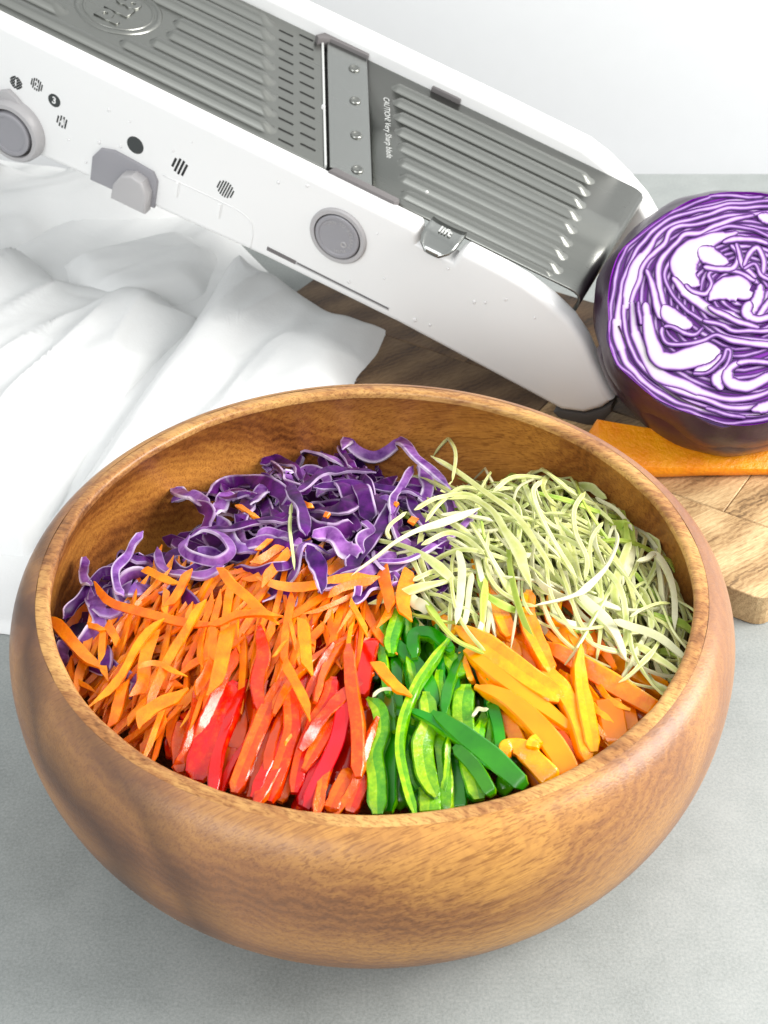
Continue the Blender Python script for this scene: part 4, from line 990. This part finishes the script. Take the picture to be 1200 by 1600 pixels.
# ---- carrot shreds
def carrot(P, W, th, label, roll=0.0, tp=(.12, .2)):
    n = len(P); rl = [roll + .5 * (i / n - .5) for i in range(n)]
    return add_strip('carrot_shred', P, W, th, M['carrot'], label, 'carrot shred', 'carrot shreds in the bowl', 'box', roll=rl, taper=tp, bumpy=.2)
CARROT = [
    ('E', [(50, 240), (160, 370), (295, 515)], 58, .9, 'broad carrot shred at the far left touching the bowl wall'),
    ('E', [(250, 100), (330, 180), (430, 215), (560, 250), (720, 285), (890, 265)], 42, .9, 'long curved carrot shred lying across the purple cabbage on the left'),
    ('E', [(490, 22), (560, 58), (665, 110)], 36, .9, 'pointed carrot shred sticking out over the purple cabbage ring'),
    ('E', [(575, 255), (470, 380), (380, 540), (250, 685)], 38, 1.2, 'long thin carrot shred slanting down to the left rim'),
    ('E', [(850, 8), (900, 90), (1000, 180), (1110, 300)], 46, 1.2, 'carrot shred slanting right across the top of the heap'),
    ('E', [(540, 310), (500, 450), (490, 560), (450, 640)], 62, .9, 'flat carrot shred with a ragged end in the left of the heap'),
    ('E', [(710, 290), (610, 450), (560, 560), (480, 730)], 42, 1.2, 'straight carrot shred leaning left, centre of the carrot heap'),
    ('E', [(895, 285), (865, 430), (820, 630)], 68, 1.2, 'widest flat carrot shred above the broad red pepper strip'),
    ('E', [(825, 285), (818, 470)], 46, 1.0, 'short carrot shred just left of the widest one'),
    ('E', [(800, 302), (950, 240), (1150, 240)], 34, 1.5, 'carrot shred lying level over the middle of the heap'),
    ('E', [(450, 755), (550, 670), (710, 610)], 64, 1.2, 'wide carrot shred with a pointed end near the front rim'),
    ('E', [(405, 550), (370, 680), (340, 780)], 50, .9, 'pale edged carrot shred at the front left rim'),
    ('E', [(310, 300), (300, 420), (312, 560)], 36, .8, 'upright carrot shred over the purple cabbage at far left'),
    ('E', [(320, 278), (350, 330), (378, 385)], 36, .9, 'short carrot shred beside the upright one at far left'),
    ('E', [(225, 288), (270, 300), (315, 322)], 28, .9, 'small carrot bit on the pale purple cabbage at far left'),
    ('E', [(705, 28), (660, 130), (600, 215)], 42, .9, 'bright carrot shred at the upper left of the heap'),
    ('E', [(605, 115), (588, 250)], 32, .9, 'thin upright carrot shred at the upper left of the heap'),
    ('E', [(772, 168), (680, 340), (590, 490)], 38, 1.1, 'slim carrot shred parallel to the leaning ones'),
    ('E', [(465, 480), (560, 470), (690, 540)], 26, 1.3, 'thin carrot shred lying crosswise in the left of the heap'),
    ('E', [(150, 440), (170, 540), (285, 605)], 22, .5, 'hair-thin carrot shred curling near the left rim'),
    ('E', [(725, 605), (800, 500), (830, 420)], 48, .9, 'carrot shred tucked left of the widest one'),
    ('F', [(558, 50), (600, 130), (652, 225)], 26, 1.2, 'pointed thin carrot shred at the right of the heap'),
    ('F', [(340, 130), (350, 260), (360, 405)], 58, 1.3, 'flat carrot shred hanging down to the red peppers'),
    ('F', [(245, 332), (310, 450), (390, 615)], 44, 1.3, 'carrot shred with a sharp tip lying on the red peppers'),
    ('F', [(678, 335), (740, 420), (832, 515)], 52, .95, 'carrot stick lying across the green peppers'),
    ('F', [(200, 322), (225, 290), (265, 235)], 14, 1.5, 'tiny carrot curl on top of the heap'),
    ('F', [(290, 685), (270, 705), (252, 732)], 14, 1.1, 'tiny carrot fleck on the wavy red pepper strip'),
    ('B', [(592, 705), (610, 800), (642, 920)], 54, .8, 'upright carrot stick behind the green pepper tip'),
    ('B', [(725, 712), (690, 850), (700, 960)], 66, .7, 'broad carrot stick next to the white cabbage'),
    ('B', [(0, 775), (200, 805), (400, 765), (580, 738)], 44, .8, 'long level carrot shred along the purple cabbage edge'),
    ('B', [(330, 835), (450, 790), (585, 770)], 40, .9, 'carrot shred lying level below the purple tongue'),
    ('B', [(72, 575), (0, 635)], 22, 1.0, 'short thin carrot shred pointing into the purple cabbage'),
    ('B', [(165, 625), (100, 700), (10, 790)], 48, 1.0, 'pointed carrot shred left of the purple tongue'),
    ('B', [(120, 605), (60, 650), (-20, 700)], 40, .9, 'carrot shred at the back edge of the heap'),
    ('A', [(870, 385), (920, 420), (980, 460)], 22, .9, 'small carrot bit among the purple cabbage shreds'),
    ('B', [(215, 405), (245, 420), (272, 420)], 24, 1.1, 'carrot crumb on the purple cabbage, middle'),
    ('B', [(318, 462), (345, 468)], 26, 1.1, 'carrot crumb right of the other on the purple cabbage'),
    ('B', [(722, 505), (748, 478)], 34, 1.0, 'carrot chunk in the purple cabbage next to the white shreds'),
    ('B', [(645, 412), (665, 418)], 22, 1.1, 'orange carrot speck on a purple shred near the arch'),
]
for crop, uv, w, lf, lab in CARROT:
    n = 12 if len(uv) > 2 else 6; P = stroke3(crop, uv, lf + .35, n)
    carrot(P, widths(w, n, P), .17, lab, roll=random.Random(cnt[0]).uniform(-.3, .3))
def way(P):
    a, b2 = (np.array([(p - CAM)[0], (p - CAM) @ UPV]) for p in (P[0], P[-1]))
    ang = math.degrees(math.atan2(*(b2 - a)[::-1])) % 180
    ln = float(np.hypot(*(b2 - a)))
    return ('short ' if ln < 2.2 else 'long ' if ln > 3.6 else ''), ('lying level' if ang < 20 or ang > 160 else 'leaning right' if ang < 68 else 'upright' if ang < 112 else 'leaning left')
def inside(p, poly):
    x, y = p; c = False
    for (x0, y0), (x1, y1) in zip(poly, poly[1:] + poly[:1]):
        if (y0 > y) != (y1 > y) and x < (x1 - x0) * (y - y0) / (y1 - y0) + x0: c = not c
    return c
def sample(poly, rg):
    xs, ys = [p[0] for p in poly], [p[1] for p in poly]
    while True:
        p = (rg.uniform(min(xs), max(xs)), rg.uniform(min(ys), max(ys)))
        if inside(p, poly): return p
def line_px(cx, cy, ang, ln, bend, lifts, n):
    """a strand through (cx, cy): heading ang in the picture sense, length ln, bowed by bend"""
    d = np.array([math.cos(ang), math.sin(ang)]); e = np.array([-d[1], d[0]])
    lf = np.interp(np.linspace(0, 1, n), np.linspace(0, 1, len(lifts)), lifts)
    return [onm(*(np.array([cx, cy]) + d * ln * (t - .5) + e * bend * (1 - (2 * t - 1) ** 2)), h) for t, h in zip(np.linspace(0, 1, n), lf)]
KPOLY = [(110, 985), (165, 960), (250, 905), (330, 905), (400, 870), (440, 880), (520, 900), (600, 905), (640, 930), (610, 985), (560, 1010), (520, 1008), (430, 1032), (350, 1078), (280, 1115), (240, 1150), (190, 1120), (140, 1070)]
rg = random.Random(11)
def kang(x, y):
    t = min(1, max(0, (x - 250) / 330)); u = min(1, max(0, (960 - y) / 80))
    a = R(128) * (1 - t) + R(100) * t
    if u > 0 and x > 330: a = a * (1 - u * .8) + R(168) * u * .8
    return a + rg.gauss(0, .32)
under_v, under_f = [], []
def to_stuff(P, W, th, store, section='box', roll=0.0, tp=(.1, .2)):
    me, cen = sweep('tmp', P, W, th, section, roll=[roll] * len(P), taper=tp)
    n0 = len(store[0]); uvl = me.uv_layers[0].data
    store[0].extend([np.array(v.co) + cen * S for v in me.vertices]); store[1].extend([tuple(i + n0 for i in p.vertices) for p in me.polygons])
    store[2].extend([tuple(uvl[i].uv) for p in me.polygons for i in p.loop_indices])
    bpy.data.meshes.remove(me)
stuff = {k: ([], [], []) for k in ('carrot', 'purple', 'cabbage')}
for i in range(340):
    x, y = sample(KPOLY, rg); P = line_px(x, y, kang(x, y), rg.uniform(60, 130), rg.uniform(-8, 8), [rg.uniform(-1.3, -.1)] * 2, 5)
    to_stuff(P, rg.uniform(.3, .55), .16, stuff['carrot'], roll=rg.uniform(-.5, .5))
for i in range(258):
    x, y = sample(KPOLY, rg); a = kang(x, y)
    l0 = rg.uniform(.0, .8); ln = rg.uniform(70, 175)
    P = line_px(x, y, a, ln, rg.uniform(-7, 7), [l0 + rg.uniform(-.3, .3), l0 + .1, l0 + rg.uniform(-.3, .3)], 8)
    where = 'near the purple cabbage' if y < 930 else ('against the left rim' if x < 230 else ('by the red peppers' if y > 1030 else 'in the left part of the heap' if x < 340 else 'in the right part of the heap' if x > 480 else 'in the middle of the heap'))
    ws = way(P); wd = rg.uniform(.15, .36); carrot(P, [wd] * 8, rg.uniform(.09, .17), ws[0] + ('narrow ' if wd < .22 else 'wide ' if wd > .3 else '') + 'orange carrot shred ' + ws[1] + ' ' + where, roll=rg.uniform(-.6, .6), tp=(rg.uniform(.02, .10), rg.uniform(.05, .3)))

# ---- red cabbage shreds
def purple(P, W, label, mat='purple', roll0=0.0, twist=0.0, th=.12, wave=.0, cup=.25):
    n = len(P); k = cnt[0]
    if wave:
        P = [p + np.array([0, 0, wave * math.sin(5 + 14 * i / n + k)]) for i, p in enumerate(P)]
        P = [p + np.array([wave * .5 * math.sin(11 * i / n + 2 * k), 0, 0]) for i, p in enumerate(P)]
    rl = [roll0 + twist * (i / n - .5) + .9 * noise.noise(Vector((i / n * 4.5, k * 3.1, 0))) for i in range(n)]
    W = [w * (1 + .35 * noise.noise(Vector((i / n * 5, k * 1.7, 9)))) for i, w in enumerate(W)]
    return add_strip('red_cabbage_shred', P, W, th, M[mat], label, 'cabbage shred', 'red cabbage shreds in the bowl', 'flat', roll=rl, taper=(.08, .1), cup=cup)
PURPLE = [
    ('A', [(485, 325), (560, 300), (620, 340), (680, 345), (745, 395)], [40, 66, 60, 56], 1.0, 'single wavy lilac cabbage shred lying apart on the bowl wall', 'lilac', .4, 0),
    ('A', [(165, 635), (150, 690), (160, 740), (185, 770)], [40, 46, 40], 1.0, 'short upright lilac cabbage shred at the far left', 'lilac', .5, .5),
    ('A', [(430, 515), (385, 560), (360, 630), (300, 690), (310, 780), (345, 815)], [40, 44, 36], 1.3, 'lilac cabbage shred shaped like a question mark at the left', 'lilac', .3, 1.2),
    ('A', [(345, 690), (250, 700), (180, 770), (115, 850), (55, 920)], [40, 50, 50], .8, 'dark cabbage shred along the left bowl wall', 'purple', .5, .6),
    ('A', [(188, 770), (195, 880), (225, 940), (180, 1000), (125, 1050)], [30, 50, 80, 60], 1.0, 'pale knotted cabbage shred at the far left', 'lilac', .2, .6),
    ('A', [(275, 900), (235, 1000), (180, 1090)], [80, 100, 80], .6, 'broad lilac cabbage piece under the left carrot shreds', 'lilac', 0, .3),
    ('A', [(645, 540), (720, 505), (810, 535), (842, 600), (770, 655), (670, 630), (618, 585), (650, 535)], 44, 1.1, 'red cabbage shred curled into a closed ring', 'lilac', .6, 0),
    ('A', [(500, 590), (520, 680), (600, 712), (720, 712), (810, 675)], [40, 54, 50], .9, 'pale rimmed cabbage shred cupping the ring from below', 'lilac', .3, .4),
    ('A', [(735, 500), (860, 492), (1000, 460), (1140, 432)], 32, 1.2, 'long thin dark cabbage shred pointing right from the ring', 'purple', .4, .2),
    ('B', [(150, 315), (210, 430), (238, 560)], [56, 66, 50], 1.6, 'dark cabbage shred standing out in the middle', 'purple', .2, .5),
    ('B', [(0, 190), (80, 152), (200, 160), (330, 190), (410, 235)], [50, 64, 60, 50], 1.2, 'cabbage shred arching over the top left of the purple heap', 'lilac', .5, .6),
    ('B', [(20, 220), (100, 205), (180, 240), (205, 300)], 46, 1.0, 'dark cabbage shred inside the top left arch', 'purple', .4, .3),
    ('B', [(400, 155), (450, 105), (570, 92), (680, 122), (740, 190), (830, 255), (915, 345)], [50, 72, 76, 70, 66, 40], 1.6, 'large purple cabbage shred arching high at the back', 'lilac', .35, .7),
    ('B', [(388, 138), (440, 220), (475, 255)], 34, 1.3, 'small pointed cabbage shred left of the high arch', 'purple', .3, .3),
    ('B', [(190, 365), (280, 285), (400, 252), (565, 268)], [30, 46, 50, 26], 1.5, 'cabbage shred with a greenish edge above the middle', 'purple', .5, .3),
    ('B', [(265, 335), (400, 322), (550, 332), (700, 352), (782, 382)], [40, 48, 46, 30], 1.3, 'long level cabbage shred with a wavy pale edge', 'purple', .4, .5),
    ('B', [(735, 235), (700, 300), (652, 370), (630, 460)], 38, 1.4, 'cabbage shred hanging below the high arch', 'lilac', .4, .4),
    ('B', [(715, 365), (735, 430), (780, 495), (792, 525)], 46, 1.0, 'dark cabbage shred with a pale rim by the white shreds', 'purple', .4, .4),
    ('B', [(650, 395), (600, 500), (500, 620), (425, 725)], [60, 74, 74], 1.0, 'wide purple cabbage shred running down to the carrots', 'purple', .1, .5),
    ('B', [(495, 495), (540, 530), (490, 575), (500, 650)], 40, 1.2, 'crinkled cabbage shred with zigzag pale edges', 'lilac', .5, .8),
    ('B', [(265, 570), (340, 552), (420, 622), (495, 640)], [60, 90, 90, 50], 1.2, 'thick pale lilac cabbage rib lying in the middle', 'lilac', -.1, .2),
    ('B', [(240, 610), (290, 700), (312, 835)], [60, 80, 40], 1.7, 'purple cabbage tongue hanging over the carrot shreds', 'purple', .1, .3),
    ('B', [(430, 425), (540, 392), (645, 402)], 38, 1.1, 'short cabbage shred with a pale edge in the middle', 'lilac', .5, .2),
    ('B', [(0, 482), (130, 490), (195, 455)], 30, 1.3, 'thin cabbage shred running into the standing one', 'purple', .4, .2),
    ('B', [(0, 285), (100, 308), (205, 335)], 46, .9, 'cabbage shred below the top left arch', 'purple', .3, .2),
    ('B', [(780, 235), (805, 330), (785, 410)], 66, .9, 'pale cabbage piece inside the right foot of the high arch', 'lilac', .2, .2),
    ('B', [(550, 690), (700, 672), (850, 602), (940, 540), (1035, 455)], [24, 36, 32], 1.3, 'long thin lilac cabbage shred crossing into the white shreds', 'lilac', .4, .5),
    ('B', [(440, 880), (560, 800), (645, 760)], 40, 1.0, 'purple cabbage shred lying among the level carrot shreds', 'purple', .3, .2),
    ('B', [(610, 770), (650, 745), (665, 780), (630, 800)], 26, 1.0, 'small curled cabbage shred behind the carrot sticks', 'lilac', .5, 0),
    ('B', [(0, 565), (100, 552), (215, 605)], 54, 1.0, 'cabbage shred with pale layered edges beside the carrots', 'lilac', .3, .4),
    ('B', [(300, 500), (420, 490), (470, 540)], 70, .6, 'dark purple cabbage piece in the hollow of the heap', 'purple', 0, .2),
    ('B', [(845, 850), (880, 810), (905, 780)], 22, 1.0, 'small dark cabbage sliver on the white cabbage', 'purple', .3, 0),
    ('A', [(760, 440), (800, 380), (835, 330)], 84, .8, 'pale cabbage leaf piece left of the middle', 'lilac', 0, .2),
]
for crop, uv, w, lf, lab, mt, rl, tw in PURPLE:
    n = 8 + 5 * len(uv); P = stroke3(crop, uv, lf, n)
    purple(P, widths(w, n, P), lab, mt, rl, tw, wave=.05)
PPOLY = [(105, 1060), (95, 985), (150, 930), (200, 870), (250, 840), (330, 800), (345, 760), (400, 710), (480, 695), (560, 690), (640, 690), (700, 745), (720, 800), (690, 880), (600, 915), (450, 885), (380, 890), (250, 905), (180, 965), (150, 1060)]
PTOP = [(105, 1060), (100, 995), (155, 945), (210, 890), (260, 865), (340, 825), (360, 790), (420, 740), (500, 722), (560, 728), (640, 735), (690, 780), (715, 810), (690, 880), (600, 915), (450, 885), (380, 890), (250, 905), (180, 965), (150, 1060)]
for i in range(150):
    x, y = sample(PTOP, rg); P = line_px(x, y, rg.uniform(-.9, .9), rg.uniform(50, 120), rg.uniform(-25, 25), [rg.uniform(-1.4, -.2)] * 2, 8)
    to_stuff(P, rg.uniform(.5, 1.0), .12, stuff['purple'], 'flat', rg.uniform(-.6, .6))
def walk(x, y, a, ln, turn, lifts, n):
    c = [np.array([x, y])]
    for _ in range(4):
        a += rg.gauss(0, turn); c.append(c[-1] + np.array([math.cos(a), math.sin(a) * .8]) * ln / 4)
    c = catmull(c, n); lf = np.interp(np.linspace(0, 1, n), np.linspace(0, 1, len(lifts)), lifts)
    return [onm(p[0], p[1], h) for p, h in zip(c, lf)]
for i in range(86):
    x, y = sample(PTOP, rg); a = rg.gauss(-.15, .75) + rg.choice((0, math.pi)); l0 = rg.uniform(.0, .9); n = 24
    P = walk(x, y, a, rg.uniform(70, 190), .95, [l0 - .2, l0 + rg.uniform(0, .7), l0 + rg.uniform(-.2, .3), l0 - .1], n)
    where = 'at the left wall' if x < 250 else ('beside the carrots' if y > 850 else ('near the white cabbage' if x > 600 else 'in the purple heap'))
    mt = 'purple' if rg.random() < .78 else 'lilac'
    purple(P, [rg.uniform(.3, .85)] * n, way(P)[0] + ('dark purple' if mt == 'purple' else 'lilac edged') + ' cabbage shred ' + way(P)[1] + ' ' + where, mt, rg.uniform(-.9, .9), rg.uniform(-1.5, 1.5), th=rg.uniform(.08, .14), wave=.07)

# ---- green (white) cabbage shreds
def green(P, W, label, mat='cabbage', roll0=0.0, twist=0.0, th=.11, wave=0.0):
    n = len(P); k = cnt[0]
    if wave: P = [p + np.array([wave * .4 * math.sin(9 * i / n + 2 * k), 0, wave * math.sin(12 * i / n + k)]) for i, p in enumerate(P)]
    rl = [roll0 + twist * (i / n - .5) + .25 * math.sin(5 * i / n + k) for i in range(n)]
    return add_strip('green_cabbage_shred', P, W, th, M[mat], label, 'cabbage shred', 'green cabbage shreds in the bowl', 'flat', roll=rl, taper=(.06, .08), cup=.2)
GC = [
    ('B', [(868, 70), (915, 120), (935, 190), (920, 310)], [12, 22, 24, 18], 2.0, 'pale cabbage shred sticking straight up at the back', 'cabbage'),
    ('B', [(820, 190), (950, 262), (1080, 362), (1230, 480), (1350, 650), (1400, 750)], [28, 34, 40, 30], 1.8, 'long pale cabbage shred from the back down to the orange peppers', 'cabbage'),
    ('C', [(0, 240), (100, 232), (200, 290), (262, 380), (330, 480), (352, 560), (392, 670)], [24, 30, 40, 46, 92, 70, 30], 1.7, 'pale cabbage shred widening into a paddle', 'cabbage'),
    ('C', [(208, 205), (300, 142), (420, 138), (510, 185)], 28, 1.2, 'cabbage shred arched over the top of the pale heap', 'cabbage'),
    ('C', [(440, 150), (400, 210), (440, 330), (520, 480), (605, 610)], 32, 1.7, 'pale cabbage shred curving down the middle', 'cabbage'),
    ('C', [(645, 205), (590, 290), (600, 400), (650, 520), (640, 620)], 32, 1.7, 'pale cabbage shred hanging in a shallow S', 'cabbage'),
    ('C', [(725, 350), (672, 430), (670, 560), (712, 690)], 26, 1.6, 'thin cabbage shred looping right of the S shaped one', 'cabbage'),
    ('C', [(545, 108), (620, 140), (680, 190), (745, 240)], [40, 62, 60, 40], 1.3, 'broad pale cabbage piece with a frayed end at the back', 'cabbage'),
    ('C', [(500, 138), (600, 182), (690, 270), (775, 360)], 28, 1.2, 'cabbage shred beside the frayed piece', 'cabbage'),
    ('C', [(690, 230), (800, 300), (865, 390)], 26, 1.3, 'thin white cabbage shred along the right wall', 'cabbage_white'),
    ('C', [(868, 390), (880, 450), (892, 520)], 20, 1.1, 'short thin cabbage shred against the right wall', 'cabbage'),
    ('C', [(885, 530), (930, 522), (972, 498), (1030, 580), (1060, 700), (1062, 860)], [26, 40, 54, 40, 42], 1.6, 'white cabbage shred hooked over beside the right wall', 'cabbage_white'),
    ('C', [(395, 742), (500, 720), (590, 690), (650, 655), (740, 560), (792, 440), (782, 370)], [14, 20, 26, 54, 26, 20, 18], 2.0, 'white cabbage shred with a thick knot in its middle', 'cabbage_white'),
    ('C', [(188, 390), (180, 550), (230, 660), (330, 720), (420, 745)], 28, 1.3, 'thin cabbage shred sagging over the orange pepper', 'cabbage'),
    ('C', [(775, 808), (900, 850), (1020, 905), (1115, 995)], [50, 58, 56, 40], 1.6, 'thick white cabbage rib at the right', 'cabbage_white'),
    ('C', [(610, 680), (700, 770), (770, 840), (835, 1000)], [60, 84, 70, 36], 1.3, 'pale pinkish cabbage piece above the deep orange strip', 'cabbage_white'),
    ('C', [(870, 915), (960, 970), (1090, 1060)], [40, 56, 30], 1.3, 'cabbage shred with a pointed end at the right rim', 'cabbage'),
    ('C', [(855, 790), (940, 742), (1040, 725)], 20, 1.6, 'thin cabbage shred crossing to the right wall', 'cabbage'),
    ('C', [(1070, 700), (1112, 800), (1085, 920)], 26, .9, 'thin shaded cabbage shred at the far right wall', 'cabbage'),
    ('C', [(855, 430), (800, 590), (780, 700), (825, 800)], [50, 62, 50], 1.2, 'soft green cabbage shred folded down at the right', 'cabbage'),
    ('C', [(755, 350), (830, 380), (855, 450)], [70, 110, 80], 1.1, 'wide green cabbage leaf piece at the right', 'cabbage_green'),
    ('B', [(945, 620), (965, 720), (960, 830), (935, 980)], [40, 58, 56, 44], 1.5, 'widest white cabbage strip standing by the green peppers', 'cabbage_white'),
    ('B', [(1012, 735), (995, 860), (975, 990)], 40, 1.3, 'white cabbage strip right of the widest one', 'cabbage_white'),
    ('B', [(1040, 850), (1062, 940), (1045, 1030)], 38, 1.2, 'white cabbage strip ending at the orange pepper tip', 'cabbage_white'),
    ('B', [(1078, 900), (1092, 960), (1080, 1020)], 30, 1.1, 'narrow white cabbage strip, last of the upright ones', 'cabbage_white'),
    ('B', [(445, 750), (560, 665), (650, 592), (750, 540), (860, 505), (960, 465), (1058, 428)], [12, 20, 24, 32, 56, 50, 24], 1.9, 'long white cabbage shred crossing the purple heap', 'cabbage_white'),
    ('B', [(630, 580), (615, 535), (650, 490), (705, 452)], 24, 1.7, 'hooked cabbage shred on the purple heap', 'cabbage'),
    ('B', [(775, 605), (880, 552), (980, 568), (1070, 650)], 32, 1.7, 'cabbage shred bowed above the upright white strips', 'cabbage'),
    ('B', [(865, 462), (980, 462), (1115, 496)], 26, 1.6, 'thin level cabbage shred at the top left of the pale heap', 'cabbage_white'),
    ('B', [(742, 438), (850, 385), (970, 365), (1075, 405)], 28, 1.6, 'thin cabbage shred arching left towards the purple', 'cabbage'),
    ('B', [(795, 495), (870, 400), (960, 340), (1095, 350)], 24, 1.5, 'thin cabbage shred bowed behind the arch', 'cabbage'),
    ('B', [(720, 850), (760, 880), (815, 915)], [60, 90, 60], 1.0, 'rounded white cabbage blob beside the carrot stick', 'cabbage_white'),
    ('B', [(735, 775), (830, 730), (925, 765)], 32, 1.2, 'thin cabbage shred left of the upright strips', 'cabbage'),
    ('B', [(860, 680), (900, 720), (960, 730)], 60, .8, 'small broad cabbage piece behind the upright strips', 'cabbage_white'),
    ('C', [(900, 650), (942, 740), (952, 860)], 44, 1.1, 'pale cabbage shred hanging at the right edge', 'cabbage'),
    ('C', [(560, 400), (620, 430), (660, 480)], 100, .4, 'bright green cabbage leaf deep in the pale heap', 'cabbage_green'),
    ('C', [(260, 560), (300, 600), (330, 650)], 110, .2, 'green cabbage leaf deep behind the orange pepper', 'cabbage_green'),
    ('A', [(1125, 380), (1120, 500), (1140, 690)], 20, 1.4, 'thin pale green shred hanging over the purple heap', 'cabbage'),
    ('F', [(665, 510), (710, 470), (780, 475), (830, 480)], 24, 1.2, 'small white shred between red and green peppers', 'cabbage_white'),
    ('G', [(235, 720), (260, 685), (310, 685)], 24, 1.0, 'small pale shred curled in the gap by the orange peppers', 'cabbage_white'),
]
for crop, uv, w, lf, lab, mt in GC:
    n = 8 + 5 * len(uv); P = stroke3(crop, uv, lf, n); rr = random.Random(n + cnt[0])
    green(P, [.68 * q_ for q_ in widths(w, n, P)], lab, mt, rr.uniform(-.4, .4), rr.uniform(-.6, .6), wave=.03)
GPOLY = [(650, 940), (640, 900), (680, 850), (720, 800), (760, 770), (830, 745), (900, 745), (960, 800), (1000, 850), (1050, 930), (1075, 1000), (1050, 1060), (1000, 1040), (930, 985), (860, 930), (780, 920), (720, 985)]
def gang(x, y):
    t = min(1, max(0, (x - 700) / 330)); return R(35) + t * R(35) + rg.gauss(0, .5)
for i in range(520):
    x, y = sample(GPOLY, rg); P = line_px(x, y, gang(x, y), rg.uniform(60, 130), rg.uniform(-20, 20), [rg.uniform(-1.3, -.1)] * 2, 8)
    to_stuff(P, rg.uniform(.1, .26), .08, stuff['cabbage'], 'flat', rg.uniform(-.8, .8))
for i in range(255):
    x, y = sample(GPOLY, rg); l0 = rg.uniform(.1, 1.2); n = 16; wb = rg.choice((.09, .11, .13, .15, .18, .24))
    P = line_px(x, y, gang(x, y), rg.uniform(90, 240), rg.uniform(-65, 65), [l0 - .3, l0 + rg.uniform(.1, .7), l0 - .2], n)
    kn_ = rg.uniform(.2, .8); amp = rg.choice((0, 0, .8, 1.4))
    W = [wb * (1 + amp * math.exp(-((j / n - kn_) / .12) ** 2)) for j in range(n)]
    mt = 'cabbage_white' if rg.random() < .2 else ('cabbage_green' if rg.random() < .15 else 'cabbage')
    where = 'near the green peppers' if x < 740 else ('by the right wall' if x > 960 else ('at the back of the pale heap' if y < 830 else 'in the pale heap'))
    green(P, W, way(P)[0] + ('white' if mt == 'cabbage_white' else 'green' if mt == 'cabbage_green' else 'pale yellow-green') + ' cabbage shred ' + way(P)[1] + ' ' + where, mt, rg.uniform(-.8, .8), rg.uniform(-1, 1), th=rg.uniform(.07, .11), wave=.06)
for key, nm, lab in (('carrot', 'carrot_shreds_below', 'packed orange carrot shreds under the top layer'), ('purple', 'red_cabbage_below', 'packed dark purple cabbage shreds under the top layer'), ('cabbage', 'green_cabbage_below', 'packed pale green cabbage shreds under the top layer')):
    v_, f_, u_ = stuff[key]
    tag(link(nm, mesh_from(nm, v_, f_, u_), M[key], angle=42), lab, None, None, 'stuff')
# pepper pieces packed underneath close the gaps between the top strips
for col, poly, n_ in (('red', [(270, 1130), (330, 1080), (440, 1040), (560, 1000), (585, 1060), (570, 1240), (480, 1250), (380, 1230), (290, 1180)], 60), ('green', [(585, 1060), (590, 950), (640, 960), (700, 1000), (760, 1060), (790, 1150), (810, 1220), (700, 1250), (590, 1250)], 50), ('orange', [(720, 1000), (780, 930), (880, 950), (960, 1000), (1030, 1080), (960, 1150), (880, 1210), (830, 1210), (780, 1120)], 60)):
    st = ([], [], [])
    for i in range(n_):
        x, y = sample(poly, rg); a = R(105) if col != 'orange' else R(50)
        P = line_px(x, y, a + rg.gauss(0, .2), rg.uniform(80, 130), rg.uniform(-10, 10), [rg.uniform(-1.3, -.25)] * 2, 6)
        to_stuff(P, rg.uniform(.7, 1.0), .5, st, 'round')
    tag(link(col + '_pepper_below', mesh_from(col + '_pepper_below', *st), M[col + '_skin']), 'packed %s pepper strips under the top layer' % col, None, None, 'stuff')
